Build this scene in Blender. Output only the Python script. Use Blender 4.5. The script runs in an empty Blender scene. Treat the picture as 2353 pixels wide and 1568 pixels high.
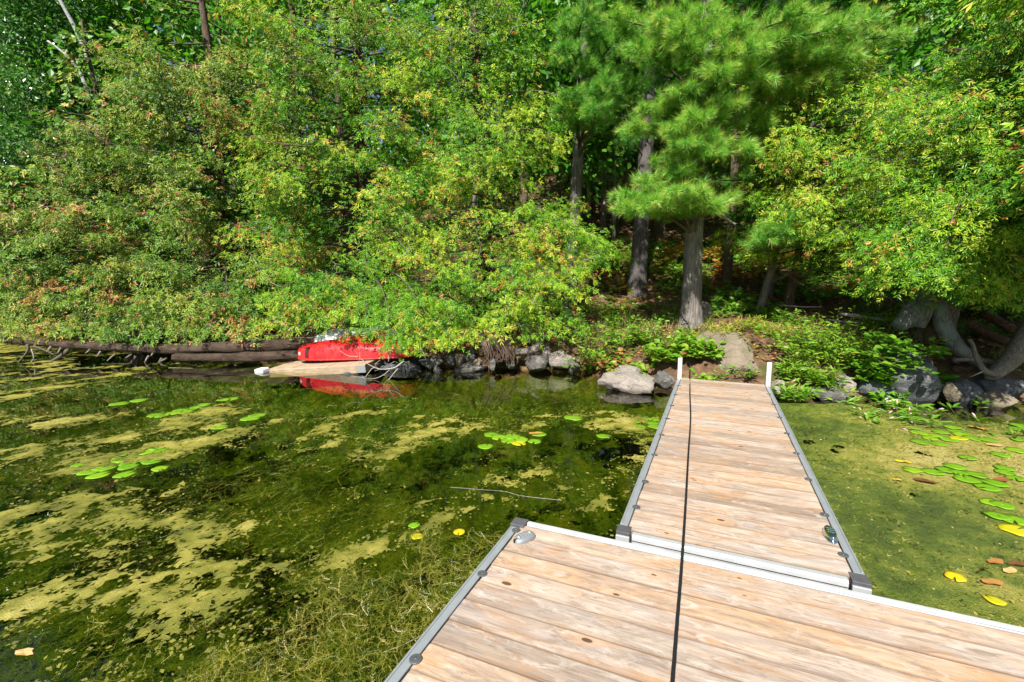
import bpy, bmesh, math, random
import numpy as np
from mathutils import Vector, Matrix, Euler

# ------------------------------------------------------------------ camera, sky, sun, exposure
HC = 1.80            # camera height above the water
PITCH = math.radians(7.42)
FPX = 1066.2         # focal length in pixels of a 2353-wide picture
DECK = 0.304         # deck height above the water
SC = bpy.context.scene
COL = SC.collection

cam_d = bpy.data.cameras.new("camera")
cam = bpy.data.objects.new("camera", cam_d)
COL.objects.link(cam)
cam_d.sensor_width = 36.0
cam_d.lens = 36.0 * FPX / 2353.0
cam_d.clip_start = 0.05
cam_d.clip_end = 500
cam.location = (0, 0, HC)
cam.rotation_euler = (math.radians(90) - PITCH, 0, 0)
SC.camera = cam

SUN_EL, SUN_AZ = 47.0, 200.0       # azimuth of the sun, clockwise from +Y
world = bpy.data.worlds.new("World")
SC.world = world
world.use_nodes = True
wn = world.node_tree
wn.nodes.clear()
sky = wn.nodes.new("ShaderNodeTexSky")
sky.sky_type = 'NISHITA'
sky.sun_disc = False
sky.sun_elevation = math.radians(SUN_EL)
sky.sun_rotation = math.radians(SUN_AZ)
bg = wn.nodes.new("ShaderNodeBackground")
bg.inputs[1].default_value = 0.058
wo = wn.nodes.new("ShaderNodeOutputWorld")
wn.links.new(sky.outputs[0], bg.inputs[0])
wn.links.new(bg.outputs[0], wo.inputs[0])

sl = bpy.data.lights.new("sun", 'SUN')
sl.energy = 5.0
sl.angle = math.radians(0.5)
sl.color = (1.0, 0.95, 0.86)
sun = bpy.data.objects.new("sun", sl)
COL.objects.link(sun)
el, az = math.radians(SUN_EL), math.radians(SUN_AZ)
sun_dir = Vector((math.sin(az) * math.cos(el), math.cos(az) * math.cos(el), math.sin(el)))
sun.rotation_euler = sun_dir.to_track_quat('Z', 'Y').to_euler()
sun.location = sun_dir * 40

SC.view_settings.view_transform = 'Standard'
SC.view_settings.look = 'None'
SC.view_settings.exposure = 0.93
SC.view_settings.gamma = 1.0
SC.view_settings.use_curve_mapping = False
SC.cycles.max_bounces = 7
SC.cycles.transparent_max_bounces = 12
SC.cycles.diffuse_bounces = 2
SC.cycles.glossy_bounces = 3
SC.cycles.transmission_bounces = 4
SC.cycles.caustics_reflective = False
SC.cycles.caustics_refractive = False

RNG = np.random.default_rng(7)
random.seed(7)

# ------------------------------------------------------------------ helpers
def at(px, py, Y):
    """Point of the place seen at picture position (px, py) at forward distance Y."""
    u = (px - 1176.5) / FPX
    v = (784.0 - py) / FPX
    yc = math.cos(PITCH) + v * math.sin(PITCH)
    zc = -math.sin(PITCH) + v * math.cos(PITCH)
    t = Y / yc
    return np.array((u * t, Y, HC + zc * t))

def on(px, py, z=0.0):
    u = (px - 1176.5) / FPX
    v = (784.0 - py) / FPX
    yc = math.cos(PITCH) + v * math.sin(PITCH)
    zc = -math.sin(PITCH) + v * math.cos(PITCH)
    t = (z - HC) / zc
    return np.array((u * t, yc * t, z))

def hash2(ix, iy, seed):
    h = (ix.astype(np.int64) * 374761393 + iy.astype(np.int64) * 668265263 + seed * 1442695041) & 0xffffffff
    h = ((h ^ (h >> 13)) * 1274126177) & 0xffffffff
    return ((h ^ (h >> 16)) & 0xffffff) / float(0xffffff)

def vnoise(x, y, seed=0):
    x = np.asarray(x, float); y = np.asarray(y, float)
    ix = np.floor(x); iy = np.floor(y)
    fx = x - ix; fy = y - iy
    fx = fx * fx * (3 - 2 * fx); fy = fy * fy * (3 - 2 * fy)
    ix = ix.astype(np.int64); iy = iy.astype(np.int64)
    a = hash2(ix, iy, seed); b = hash2(ix + 1, iy, seed)
    c = hash2(ix, iy + 1, seed); d = hash2(ix + 1, iy + 1, seed)
    return (a * (1 - fx) + b * fx) * (1 - fy) + (c * (1 - fx) + d * fx) * fy

def fbm(x, y, seed=0, octv=4):
    s = 0; a = 0.5; n = 0
    for k in range(octv):
        s = s + a * vnoise(np.asarray(x) * 2 ** k + 17.3 * k, np.asarray(y) * 2 ** k - 9.1 * k, seed + k)
        n += a; a *= 0.5
    return s / n

def norm(a):
    return a / np.maximum(np.linalg.norm(a, axis=-1, keepdims=True), 1e-9)

def mesh_np(name, V, F, mat=None, tint=None, smooth=False, F2=None):
    """Mesh from arrays: F is (n,3) or (n,4); F2 an optional second face array."""
    V = np.ascontiguousarray(V, dtype=np.float32)
    me = bpy.data.meshes.new(name)
    fs = [np.asarray(F, dtype=np.int32)]
    if F2 is not None and len(F2):
        fs.append(np.asarray(F2, dtype=np.int32))
    loops = np.concatenate([f.ravel() for f in fs])
    tot = np.concatenate([np.full(len(f), f.shape[1], np.int32) for f in fs])
    start = np.concatenate([[0], np.cumsum(tot)[:-1]]).astype(np.int32)
    me.vertices.add(len(V)); me.vertices.foreach_set("co", V.ravel())
    me.loops.add(len(loops)); me.loops.foreach_set("vertex_index", loops)
    me.polygons.add(len(tot))
    me.polygons.foreach_set("loop_start", start)
    me.polygons.foreach_set("loop_total", tot)
    me.polygons.foreach_set("use_smooth", np.full(len(tot), bool(smooth)))
    me.update(calc_edges=True)
    if tint is not None:
        a = me.attributes.new("tint", 'FLOAT', 'POINT')
        a.data.foreach_set("value", np.ascontiguousarray(tint, dtype=np.float32))
    if mat is not None:
        me.materials.append(mat)
    return me

def obj(name, me, parent=None, loc=None):
    o = bpy.data.objects.new(name, me)
    COL.objects.link(o)
    if parent is not None:
        o.parent = parent
    if loc is not None:
        o.location = loc
    return o

def tag(o, label, cat, group=None):
    o["label"] = label
    o["category"] = cat
    if group:
        o["group"] = group
    return o

def thing(name, label, cat, loc=(0, 0, 0), group=None, rotz=0.0):
    o = bpy.data.objects.new(name, None)
    COL.objects.link(o)
    o.location = [float(c) for c in loc]
    o.rotation_euler = (0, 0, rotz)
    o.empty_display_size = 0.1
    return tag(o, label, cat, group)

class Acc:
    """Collects pieces of geometry that make up ONE part."""
    def __init__(self):
        self.V = []; self.Q = []; self.T = []; self.t = []; self.n = 0
    def add(self, V, Q=None, T=None, tint=0.5):
        V = np.asarray(V, float)
        if Q is not None and len(Q): self.Q.append(np.asarray(Q) + self.n)
        if T is not None and len(T): self.T.append(np.asarray(T) + self.n)
        self.V.append(V)
        self.t.append(np.broadcast_to(np.asarray(tint, float), (len(V),)))
        self.n += len(V)
    def mesh(self, name, mat, smooth=False, origin=None):
        V = np.concatenate(self.V)
        if origin is not None: V = V - np.asarray(origin)
        t = np.concatenate(self.t)
        Q = np.concatenate(self.Q) if self.Q else None
        T = np.concatenate(self.T) if self.T else None
        if Q is None: Q, T = T, None
        return mesh_np(name, V, Q, mat, t, smooth, T)

def tube(path, rad, seg=8, rough=0.0, cap=True, seed=0, freq=3.0, twist=0.0):
    path = np.asarray(path, float); n = len(path)
    rad = np.broadcast_to(np.asarray(rad, float), (n,))
    tan = norm(np.gradient(path, axis=0))
    up = np.array((0., 0., 1.)) if abs(tan[0][2]) < 0.9 else np.array((0., 1., 0.))
    V = []
    a = np.cross(up, tan[0]); a /= np.linalg.norm(a)
    ang = np.linspace(0, 2 * np.pi, seg, endpoint=False)
    cum = np.concatenate([[0], np.cumsum(np.linalg.norm(np.diff(path, axis=0), axis=1))])
    for i in range(n):
        a = a - tan[i] * np.dot(a, tan[i]); a /= max(np.linalg.norm(a), 1e-9)
        b = np.cross(tan[i], a)
        an = ang + twist * cum[i]
        r = rad[i] * np.ones(seg)
        if rough > 0:
            r = r * (1 + rough * (2 * fbm(freq * np.cos(ang) + 10, freq * np.sin(ang) + cum[i] * 0.7 / max(rad.mean(), .02) * 0.35, seed, 3) - 1))
        V.append(path[i] + np.outer(np.cos(an) * r, a) + np.outer(np.sin(an) * r, b))
    V = np.concatenate(V)
    i0 = np.arange(n - 1)[:, None] * seg; j = np.arange(seg)[None, :]; j2 = (j + 1) % seg
    Q = np.stack([i0 + j, i0 + j2, i0 + seg + j2, i0 + seg + j], -1).reshape(-1, 4)
    T = np.zeros((0, 3), int)
    if cap:
        V = np.concatenate([V, path[:1], path[-1:]])
        c0, c1 = n * seg, n * seg + 1
        jj = np.arange(seg); jn = (jj + 1) % seg
        T = np.concatenate([np.stack([np.full(seg, c0), jn, jj], 1), np.stack([np.full(seg, c1), (n - 1) * seg + jj, (n - 1) * seg + jn], 1)])
    return V, Q, T

def spline(pts, n=20):
    """Catmull-Rom through points."""
    P = np.asarray(pts, float)
    P = np.concatenate([2 * P[:1] - P[1:2], P, 2 * P[-1:] - P[-2:-1]])
    m = len(P) - 3
    out = []
    for u in np.linspace(0, m - 1e-6, n):
        i = int(u); t = u - i
        p0, p1, p2, p3 = P[i:i + 4]
        out.append(0.5 * (2 * p1 + (p2 - p0) * t + (2 * p0 - 5 * p1 + 4 * p2 - p3) * t * t + (3 * p1 - p0 - 3 * p2 + p3) * t ** 3))
    return np.array(out)

def crooked(p, d, length, n=6, wob=0.35, rng=RNG, sag=0.0):
    pts = [np.asarray(p, float)]; d = norm(np.asarray(d, float))
    for i in range(n):
        d = norm(d + rng.normal(0, wob, 3) + np.array((0, 0, -sag)))
        pts.append(pts[-1] + d * length / n)
    return np.array(pts)

def box(x0, x1, y0, y1, z0, z1):
    V = np.array([(x, y, z) for z in (z0, z1) for y in (y0, y1) for x in (x0, x1)], float)
    Q = np.array([(0, 2, 3, 1), (4, 5, 7, 6), (0, 1, 5, 4), (2, 6, 7, 3), (0, 4, 6, 2), (1, 3, 7, 5)])
    return V, Q

def bevel_mesh(V, Q, w, seg=2, name="m", mat=None, T=None):
    bm = bmesh.new()
    vs = [bm.verts.new(v) for v in V]
    for q in Q: bm.faces.new([vs[i] for i in q])
    if T is not None:
        for q in T: bm.faces.new([vs[i] for i in q])
    bm.normal_update()
    bmesh.ops.bevel(bm, geom=list(bm.edges), offset=w, segments=seg, profile=0.5, affect='EDGES', clamp_overlap=True)
    me = bpy.data.meshes.new(name)
    bm.to_mesh(me); bm.free()
    if mat: me.materials.append(mat)
    return me

# ------------------------------------------------------------------ materials
class NT:
    def __init__(self, name):
        self.m = bpy.data.materials.new(name)
        self.m.use_nodes = True
        self.t = self.m.node_tree
        self.t.nodes.clear()
        self.out = self.t.nodes.new("ShaderNodeOutputMaterial")
    def n(self, typ, **kw):
        nd = self.t.nodes.new("ShaderNode" + typ)
        for k, v in kw.items():
            setattr(nd, k, v)
        return nd
    def l(self, a, b):
        self.t.links.new(a, b)
    def val(self, sock, v):
        if isinstance(v, bpy.types.NodeSocket): self.l(v, sock)
        else: sock.default_value = v
    def coords(self, kind="Object", scale=(1, 1, 1), loc=None, rot=(0, 0, 0)):
        tc = self.n("TexCoord")
        mp = self.n("Mapping")
        mp.inputs["Scale"].default_value = scale
        mp.inputs["Rotation"].default_value = rot
        self.l(tc.outputs[kind], mp.inputs["Vector"])
        if loc is not None: self.val(mp.inputs["Location"], loc)
        return mp.outputs[0]
    def noise(self, vec, scale, detail=4, rough=0.55, dist=0.0):
        nz = self.n("TexNoise")
        self.l(vec, nz.inputs["Vector"])
        nz.inputs["Scale"].default_value = scale
        nz.inputs["Detail"].default_value = detail
        nz.inputs["Roughness"].default_value = rough
        nz.inputs["Distortion"].default_value = dist
        return nz.outputs["Fac"]
    def ramp(self, fac, stops, interp='LINEAR'):
        r = self.n("ValToRGB")
        r.color_ramp.interpolation = interp
        els = r.color_ramp.elements
        while len(els) < len(stops): els.new(0.5)
        for e, (p, c) in zip(els, stops):
            e.position = p
            e.color = (c[0], c[1], c[2], 1) if not isinstance(c, (int, float)) else (c, c, c, 1)
        self.l(fac, r.inputs[0])
        return r.outputs[0]
    def mix(self, fac, a, b, blend='MIX'):
        m = self.n("Mix", data_type='RGBA', blend_type=blend)
        self.val(m.inputs[0], fac)
        for s, v in ((m.inputs[6], a), (m.inputs[7], b)):
            if isinstance(v, tuple): s.default_value = (v[0], v[1], v[2], 1)
            else: self.l(v, s)
        return m.outputs[2]
    def math(self, op, a, b=0.0, clamp=False):
        m = self.n("Math", operation=op, use_clamp=clamp)
        self.val(m.inputs[0], a); self.val(m.inputs[1], b)
        return m.outputs[0]
    def attr(self, name="tint"):
        a = self.n("Attribute"); a.attribute_name = name
        return a.outputs["Fac"]
    def bump(self, h, strength=0.3, dist=0.02, nrm=None):
        b = self.n("Bump")
        b.inputs["Strength"].default_value = strength
        b.inputs["Distance"].default_value = dist
        self.l(h, b.inputs["Height"])
        if nrm is not None: self.l(nrm, b.inputs["Normal"])
        return b.outputs[0]
    def principled(self, color, rough=0.6, metal=0.0, spec=0.5, nrm=None):
        p = self.n("BsdfPrincipled")
        if isinstance(color, tuple): p.inputs["Base Color"].default_value = (*color, 1)
        else: self.l(color, p.inputs["Base Color"])
        self.val(p.inputs["Roughness"], rough)
        self.val(p.inputs["Metallic"], metal)
        p.inputs["Specular IOR Level"].default_value = spec
        if nrm is not None: self.l(nrm, p.inputs["Normal"])
        return p.outputs[0]
    def surf(self, s):
        self.l(s, self.out.inputs["Surface"])
        return self.m

def leaf_mat(name, stops, rough=0.5, spec=0.4, trans=0.35, boost=(1.5, 1.6, 0.8)):
    k = NT(name)
    c = k.ramp(k.attr(), stops)
    p = k.principled(c, rough, 0, spec)
    t = k.n("BsdfTranslucent")
    k.l(k.mix(1.0, c, boost, 'MULTIPLY'), t.inputs[0])
    mx = k.n("MixShader"); mx.inputs[0].default_value = trans
    k.l(p, mx.inputs[1]); k.l(t.outputs[0], mx.inputs[2])
    return k.surf(mx.outputs[0])

CEDAR_STOPS = [(0.0, (0.016, 0.095, 0.005)), (0.34, (0.080, 0.255, 0.010)), (0.60, (0.26, 0.43, 0.018)), (0.74, (0.48, 0.47, 0.045)),
               (0.90, (0.50, 0.31, 0.06)), (1.0, (0.32, 0.07, 0.03))]
M_CEDAR = leaf_mat("cedar_foliage", CEDAR_STOPS, 0.45, 0.3, 0.16)
M_CEDAR_OLIVE = leaf_mat("cedar_foliage_olive", [(0.0, (0.018, 0.08, 0.008)), (0.35, (0.085, 0.20, 0.012)), (0.62, (0.24, 0.31, 0.03)),
                         (0.8, (0.40, 0.34, 0.08)), (0.91, (0.38, 0.17, 0.05)), (1.0, (0.28, 0.055, 0.035))], 0.45, 0.3, 0.14)
M_PINE = leaf_mat("pine_needles", [(0.0, (0.04, 0.20, 0.025)), (0.45, (0.15, 0.42, 0.05)), (0.8, (0.42, 0.60, 0.10)), (1.0, (0.55, 0.47, 0.10))], 0.4, 0.5, 0.30)
M_BROAD = leaf_mat("broad_leaves", [(0.0, (0.03, 0.13, 0.010)), (0.45, (0.08, 0.26, 0.016)), (0.75, (0.18, 0.37, 0.025)), (0.9, (0.30, 0.32, 0.03)), (1.0, (0.42, 0.24, 0.035))], 0.42, 0.5, 0.42)
M_SHRUB = leaf_mat("shrub_leaves", [(0.0, (0.06, 0.19, 0.015)), (0.5, (0.15, 0.33, 0.022)), (0.8, (0.29, 0.41, 0.04)), (0.93, (0.40, 0.38, 0.06)), (1.0, (0.32, 0.08, 0.06))], 0.42, 0.5, 0.38)
M_BIRCH = leaf_mat("birch_leaves", [(0.0, (0.035, 0.13, 0.02)), (0.6, (0.09, 0.24, 0.045)), (0.9, (0.20, 0.32, 0.08)), (1.0, (0.40, 0.36, 0.05))], 0.22, 0.9, 0.3)
M_AUTUMN = leaf_mat("autumn_leaves", [(0.0, (0.05, 0.14, 0.012)), (0.4, (0.16, 0.20, 0.02)), (0.7, (0.40, 0.23, 0.03)), (1.0, (0.36, 0.10, 0.02))], 0.5, 0.35, 0.35)
M_LITTER = leaf_mat("leaf_litter_brown", [(0.0, (0.12, 0.05, 0.02)), (0.4, (0.28, 0.12, 0.035)), (0.75, (0.46, 0.23, 0.06)), (1.0, (0.55, 0.37, 0.16))], 0.6, 0.3, 0.1, (1, 1, 1))
M_GRASS = leaf_mat("grass_blades", [(0.0, (0.07, 0.15, 0.015)), (0.6, (0.17, 0.27, 0.03)), (1.0, (0.40, 0.31, 0.16))], 0.5, 0.3, 0.3)
M_LILY = leaf_mat("lily_pad", [(0.0, (0.10, 0.27, 0.012)), (0.6, (0.20, 0.40, 0.018)), (0.8, (0.40, 0.46, 0.02)), (1.0, (0.70, 0.50, 0.015))], 0.28, 0.5, 0.15)
M_FLOWER = leaf_mat("pink_flower", [(0.0, (0.62, 0.36, 0.42)), (1.0, (0.75, 0.50, 0.55))], 0.5, 0.3, 0.2, (1, 1, 1))

def bark_mat(name, c1, c2, c3, scale=(9, 9, 1.3), strength=0.9, moss=None, rough=0.85):
    k = NT(name)
    v = k.coords("Object", scale)
    n1 = k.noise(v, 3.0, 6, 0.65, 0.6)
    n2 = k.noise(k.coords("Object"), 2.3, 4, 0.6)
    fine = k.noise(k.coords("Object", (40, 40, 6)), 2.0, 3, 0.6)
    c = k.ramp(n1, [(0.3, c1), (0.5, c2), (0.72, c3)])
    c = k.mix(k.ramp(n2, [(0.42, 0.0), (0.68, 1.0)]), c, k.mix(0.5, c, c3))
    if moss:
        c = k.mix(k.ramp(k.noise(k.coords("Object"), 4.5, 5, 0.7), [(0.5, 0.0), (0.64, 0.85)]), c, moss)
    h = k.math('ADD', n1, k.math('MULTIPLY', fine, 0.35))
    return k.surf(k.principled(c, rough, 0, 0.25, k.bump(h, strength, 0.035)))

M_PINEBARK = bark_mat("pine_bark", (0.045, 0.038, 0.034), (0.17, 0.15, 0.135), (0.34, 0.31, 0.29), (12, 12, 1.4), 0.8)
M_CEDARBARK = bark_mat("cedar_bark", (0.03, 0.018, 0.012), (0.10, 0.065, 0.045), (0.23, 0.17, 0.13), (22, 22, 1.2), 0.9)
M_LOGBARK = bark_mat("log_bark", (0.018, 0.010, 0.007), (0.06, 0.037, 0.024), (0.17, 0.125, 0.095), (1.6, 22, 22), 1.2)
M_SHADEBARK = bark_mat("shaded_pine_bark", (0.03, 0.026, 0.026), (0.095, 0.085, 0.082), (0.19, 0.175, 0.17), (12, 12, 1.4), 0.8)  # pine bark darkened, with the wood's shade put into its colour
M_SILVER = bark_mat("silvered_wood", (0.04, 0.04, 0.036), (0.15, 0.155, 0.15), (0.31, 0.32, 0.305), (14, 14, 2.0), 0.9, (0.20, 0.26, 0.24))
M_ROOT = bark_mat("grey_root_wood", (0.05, 0.04, 0.033), (0.19, 0.16, 0.135), (0.40, 0.355, 0.31), (16, 16, 3.0), 0.9)
M_ROT = bark_mat("rotten_wood", (0.03, 0.017, 0.01), (0.12, 0.07, 0.045), (0.28, 0.19, 0.13), (3, 18, 18), 1.0)
M_TWIG = bark_mat("bare_twig", (0.16, 0.14, 0.12), (0.32, 0.29, 0.26), (0.52, 0.49, 0.45), (20, 20, 20), 0.3)
M_DARKTWIG = bark_mat("dark_twig", (0.04, 0.03, 0.022), (0.10, 0.08, 0.06), (0.2, 0.17, 0.14), (20, 20, 20), 0.3)
M_BIRCHBARK = bark_mat("pale_birch_bark", (0.12, 0.125, 0.12), (0.26, 0.28, 0.27), (0.42, 0.44, 0.42), (3, 3, 14), 0.3)
M_STEM = bark_mat("plant_stem", (0.07, 0.08, 0.02), (0.13, 0.12, 0.03), (0.2, 0.13, 0.06), (8, 8, 8), 0.2)

def rock_mat(name, c1, c2, c3, lichen=None, band=1.0):
    k = NT(name)
    v = k.coords("Object")
    n1 = k.noise(v, 3.5, 8, 0.65, 0.3)
    n2 = k.noise(k.coords("Object", (1, 1, 4)), 6 * band, 5, 0.6, 1.0)
    n3 = k.noise(v, 45, 4, 0.7)
    c = k.ramp(n1, [(0.3, c1), (0.5, c2), (0.7, c3)])
    c = k.mix(k.math('MULTIPLY', k.ramp(n2, [(0.45, 0.0), (0.65, 1.0)]), 0.45), c, c1)
    c = k.mix(0.35, c, k.mix(n3, c1, c3))
    if lichen:
        c = k.mix(k.ramp(k.noise(v, 7, 4, 0.7), [(0.56, 0.0), (0.66, 0.75)]), c, lichen)
    vc = k.n("TexVoronoi", feature='DISTANCE_TO_EDGE'); vc.inputs["Scale"].default_value = 1.9
    wv = k.n("VectorMath", operation='ADD'); k.l(k.coords("Object", (1, 1, 2.2), None, (.5, .3, 0)), wv.inputs[0])
    wx = k.n("TexNoise"); wx.inputs["Scale"].default_value = 4.0; wx.inputs["Detail"].default_value = 5
    wsc = k.n("VectorMath", operation='SCALE'); wsc.inputs[3].default_value = .5; k.l(wx.outputs["Color"], wsc.inputs[0]); k.l(wsc.outputs[0], wv.inputs[1])
    k.l(wv.outputs[0], vc.inputs["Vector"])
    crack = k.ramp(vc.outputs["Distance"], [(0.0, 1.0), (0.012, 0.0)])
    c = k.mix(k.math('MULTIPLY', crack, 0.22), c, tuple(x * .35 for x in c1))
    ps = k.n("SeparateXYZ"); k.l(k.n("NewGeometry").outputs["Position"], ps.inputs[0])
    wet = k.ramp(k.math('ADD', ps.outputs[2], k.math('MULTIPLY', n1, 0.08)), [(0.07, 1.0), (0.13, 0.0)])
    c = k.mix(k.math('MULTIPLY', wet, 0.75), c, tuple(x * .4 for x in c1))
    h = k.math('SUBTRACT', k.math('ADD', k.math('ADD', n1, k.math('MULTIPLY', n2, 0.5)), k.math('MULTIPLY', n3, 0.3)), k.math('MULTIPLY', crack, 0.2))
    return k.surf(k.principled(c, k.math('SUBTRACT', 0.88, k.math('MULTIPLY', wet, 0.5)), 0, 0.3, k.bump(h, 0.9, 0.06)))

M_ROCK = rock_mat("grey_rock", (0.05, 0.047, 0.043), (0.118, 0.112, 0.102), (0.225, 0.215, 0.195), (0.28, 0.275, 0.235))
M_ROCK_BLUE = rock_mat("blue_grey_rock", (0.055, 0.06, 0.066), (0.12, 0.128, 0.138), (0.22, 0.228, 0.235), (0.25, 0.27, 0.25))
M_ROCK_PINK = rock_mat("pinkish_rock", (0.17, 0.14, 0.115), (0.31, 0.275, 0.24), (0.44, 0.40, 0.36), None, 1.6)
M_ROCK_TAN = rock_mat("tan_rock", (0.12, 0.096, 0.066), (0.225, 0.185, 0.13), (0.32, 0.27, 0.20), None, 0.5)

# aluminium
def alu_mat(name, col, rough, streak=(1, 60, 60)):
    k = NT(name)
    n1 = k.noise(k.coords("Object", streak), 3, 4, 0.6)
    n2 = k.noise(k.coords("Object"), 9, 4, 0.6)
    c = k.mix(k.ramp(n2, [(0.4, 0.0), (0.7, 0.5)]), col, tuple(x * 0.72 for x in col))
    r = k.math('ADD', k.math('MULTIPLY', n1, 0.2), rough)
    return k.surf(k.principled(c, r, 0.45, 0.5, k.bump(n1, 0.08, 0.004)))
M_ALU = alu_mat("mill_aluminium", (0.37, 0.40, 0.43), 0.42)
M_ALUBRIGHT = alu_mat("pole_and_glare_aluminium", (0.68, 0.69, 0.71), 0.45)  # poles; on the lips its white paints in reflected sun and sky
M_ALUMID = alu_mat("lit_aluminium", (0.56, 0.58, 0.60), 0.40)  # lighter copy of the mill aluminium, sun and sky glare put into its colour
M_ZINC = alu_mat("galvanised_steel", (0.33, 0.35, 0.37), 0.36, (8, 8, 8))
M_CHROME = NT("chrome_cleat"); M_CHROME = M_CHROME.surf(M_CHROME.principled((0.55, 0.60, 0.55), 0.08, 1.0))
def plain(name, col, rough=0.5, metal=0.0, spec=0.5, var=0.25, scale=20):
    k = NT(name)
    n = k.noise(k.coords("Object"), scale, 4, 0.6)
    c = k.mix(k.ramp(n, [(0.35, 0.0), (0.7, 1.0)]), tuple(x * (1 - var) for x in col), col)
    return k.surf(k.principled(c, rough, metal, spec, k.bump(n, 0.1, 0.005)))
M_WASHER = plain("grey_rubber_washer", (0.085, 0.09, 0.095), 0.45, 0.0)
M_PLASTIC = plain("dark_corner_plastic", (0.085, 0.085, 0.092), 0.55)
M_BLACK = plain("black_cap", (0.02, 0.02, 0.02), 0.5)
M_SCREW = plain("steel_screw", (0.7, 0.7, 0.7), 0.25, 1.0)
M_ROPE = plain("black_rope", (0.016, 0.016, 0.019), 0.6, 0, 0.4, 0.5, 150)
M_FOAM = plain("white_foam", (0.78, 0.79, 0.80), 0.7)
M_CHAIN = plain("steel_chain", (0.35, 0.36, 0.38), 0.4, 0.9)

def wood_mat():
    k = NT("weathered_cedar_plank")
    oi = k.n("ObjectInfo")
    rnd = oi.outputs["Random"]
    tc = k.n("TexCoord")
    off = k.n("CombineXYZ")
    k.l(k.math('MULTIPLY', rnd, 91.0), off.inputs[0])
    k.l(k.math('MULTIPLY', rnd, 37.0), off.inputs[1])
    k.l(k.math('MULTIPLY', rnd, 13.0), off.inputs[2])
    add = k.n("VectorMath", operation='ADD')
    k.l(tc.outputs["Object"], add.inputs[0]); k.l(off.outputs[0], add.inputs[1])
    base = add.outputs[0]
    def mapped(scale):
        mp = k.n("Mapping"); mp.inputs["Scale"].default_value = scale
        k.l(base, mp.inputs["Vector"]); return mp.outputs[0]
    # knots
    vo = k.n("TexVoronoi", feature='F1', distance='EUCLIDEAN')
    vo.inputs["Scale"].default_value = 1.0
    vo.inputs["Randomness"].default_value = 1.0
    k.l(mapped((4.2, 9.0, 1.0)), vo.inputs["Vector"])
    kd = vo.outputs["Distance"]
    sep = k.n("SeparateColor"); k.l(vo.outputs["Color"], sep.inputs[0])
    gate = k.math('GREATER_THAN', sep.outputs[0], 0.40)
    size = k.math('ADD', k.math('MULTIPLY', sep.outputs[1], 0.08), 0.045)
    knot = k.math('MULTIPLY', k.math('SUBTRACT', 1.0, k.math('DIVIDE', kd, size), True), gate, True)       # core
    halo = k.math('MULTIPLY', k.math('SUBTRACT', 1.0, k.math('DIVIDE', kd, k.math('MULTIPLY', size, 5.5)), True), gate, True)
    # grain pushed aside by the knots
    sepv = k.n("SeparateXYZ"); k.l(mapped((1, 1, 1)), sepv.inputs[0])
    comb = k.n("CombineXYZ")
    k.l(k.math('MULTIPLY', sepv.outputs[0], 2.1), comb.inputs[0])
    k.l(k.math('ADD', k.math('MULTIPLY', sepv.outputs[1], 21.0), k.math('MULTIPLY', halo, 2.6)), comb.inputs[1])
    k.l(sepv.outputs[2], comb.inputs[2])
    grain = k.noise(comb.outputs[0], 1.5, 7, 0.62, 0.35)
    fine = k.noise(mapped((5, 190, 20)), 1.5, 4, 0.6)
    patch = k.noise(mapped((2.2, 9, 1)), 1.2, 5, 0.6, 0.5)
    patch2 = k.noise(mapped((1.1, 5, 1)), 1.7, 4, 0.6, 0.4)
    fresh = k.ramp(grain, [(0.30, (0.25, 0.135, 0.07)), (0.43, (0.41, 0.265, 0.165)), (0.56, (0.49, 0.345, 0.24)), (0.74, (0.55, 0.43, 0.335))])
    grey = k.ramp(grain, [(0.28, (0.20, 0.165, 0.145)), (0.45, (0.39, 0.335, 0.29)), (0.6, (0.47, 0.415, 0.365)), (0.78, (0.55, 0.50, 0.455))])
    c = k.mix(k.ramp(patch, [(0.33, 0.0), (0.52, 1.0)]), fresh, grey)
    c = k.mix(k.math('MULTIPLY', k.ramp(patch2, [(0.50, 0.0), (0.64, 1.0)]), 0.6), c, (0.30, 0.265, 0.255))
    c = k.mix(k.math('MULTIPLY', k.ramp(fine, [(0.25, 1.0), (0.55, 0.0)]), 0.5), c, (0.27, 0.16, 0.09))
    # each board has a tone of its own
    tone = k.ramp(rnd, [(0.0, (0.72, 0.66, 0.61)), (0.25, (1.0, 0.98, 0.97)), (0.5, (1.08, 0.93, 0.77)), (0.75, (1.06, 1.05, 1.05)), (1.0, (0.80, 0.77, 0.77))])
    c = k.mix(1.0, c, tone, 'MULTIPLY')
    c = k.mix(1.0, c, (1.0, 0.99, 0.97), 'MULTIPLY')
    dirt = k.noise(mapped((3.2, 13, 1)), 1.9, 8, 0.75, 0.9)
    c = k.mix(k.math('MULTIPLY', k.ramp(dirt, [(0.50, 0.0), (0.63, 1.0)]), 0.62), c, (0.20, 0.145, 0.105))
    bleach = k.noise(mapped((3.0, 9, 1)), 2.0, 7, 0.72, 0.9)
    c = k.mix(k.math('MULTIPLY', k.ramp(bleach, [(0.52, 0.0), (0.66, 1.0)]), 0.5), c, (0.60, 0.55, 0.50))
    rust = k.noise(mapped((1.2, 8, 1)), 1.6, 5, 0.65, 0.4)
    c = k.mix(k.math('MULTIPLY', k.ramp(rust, [(0.55, 0.0), (0.68, 1.0)]), 0.45), c, (0.44, 0.24, 0.11))
    c = k.mix(k.math('MULTIPLY', halo, 0.45), c, (0.52, 0.27, 0.11))
    c = k.mix(k.ramp(knot, [(0.0, 0.0), (0.18, 0.95)]), c, (0.085, 0.045, 0.028))
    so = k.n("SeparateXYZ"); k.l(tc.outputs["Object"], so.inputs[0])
    edge = k.math('ADD', k.math('ABSOLUTE', so.outputs[1]), k.math('MULTIPLY', k.math('SUBTRACT', patch2, 0.5), 0.012))
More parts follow.
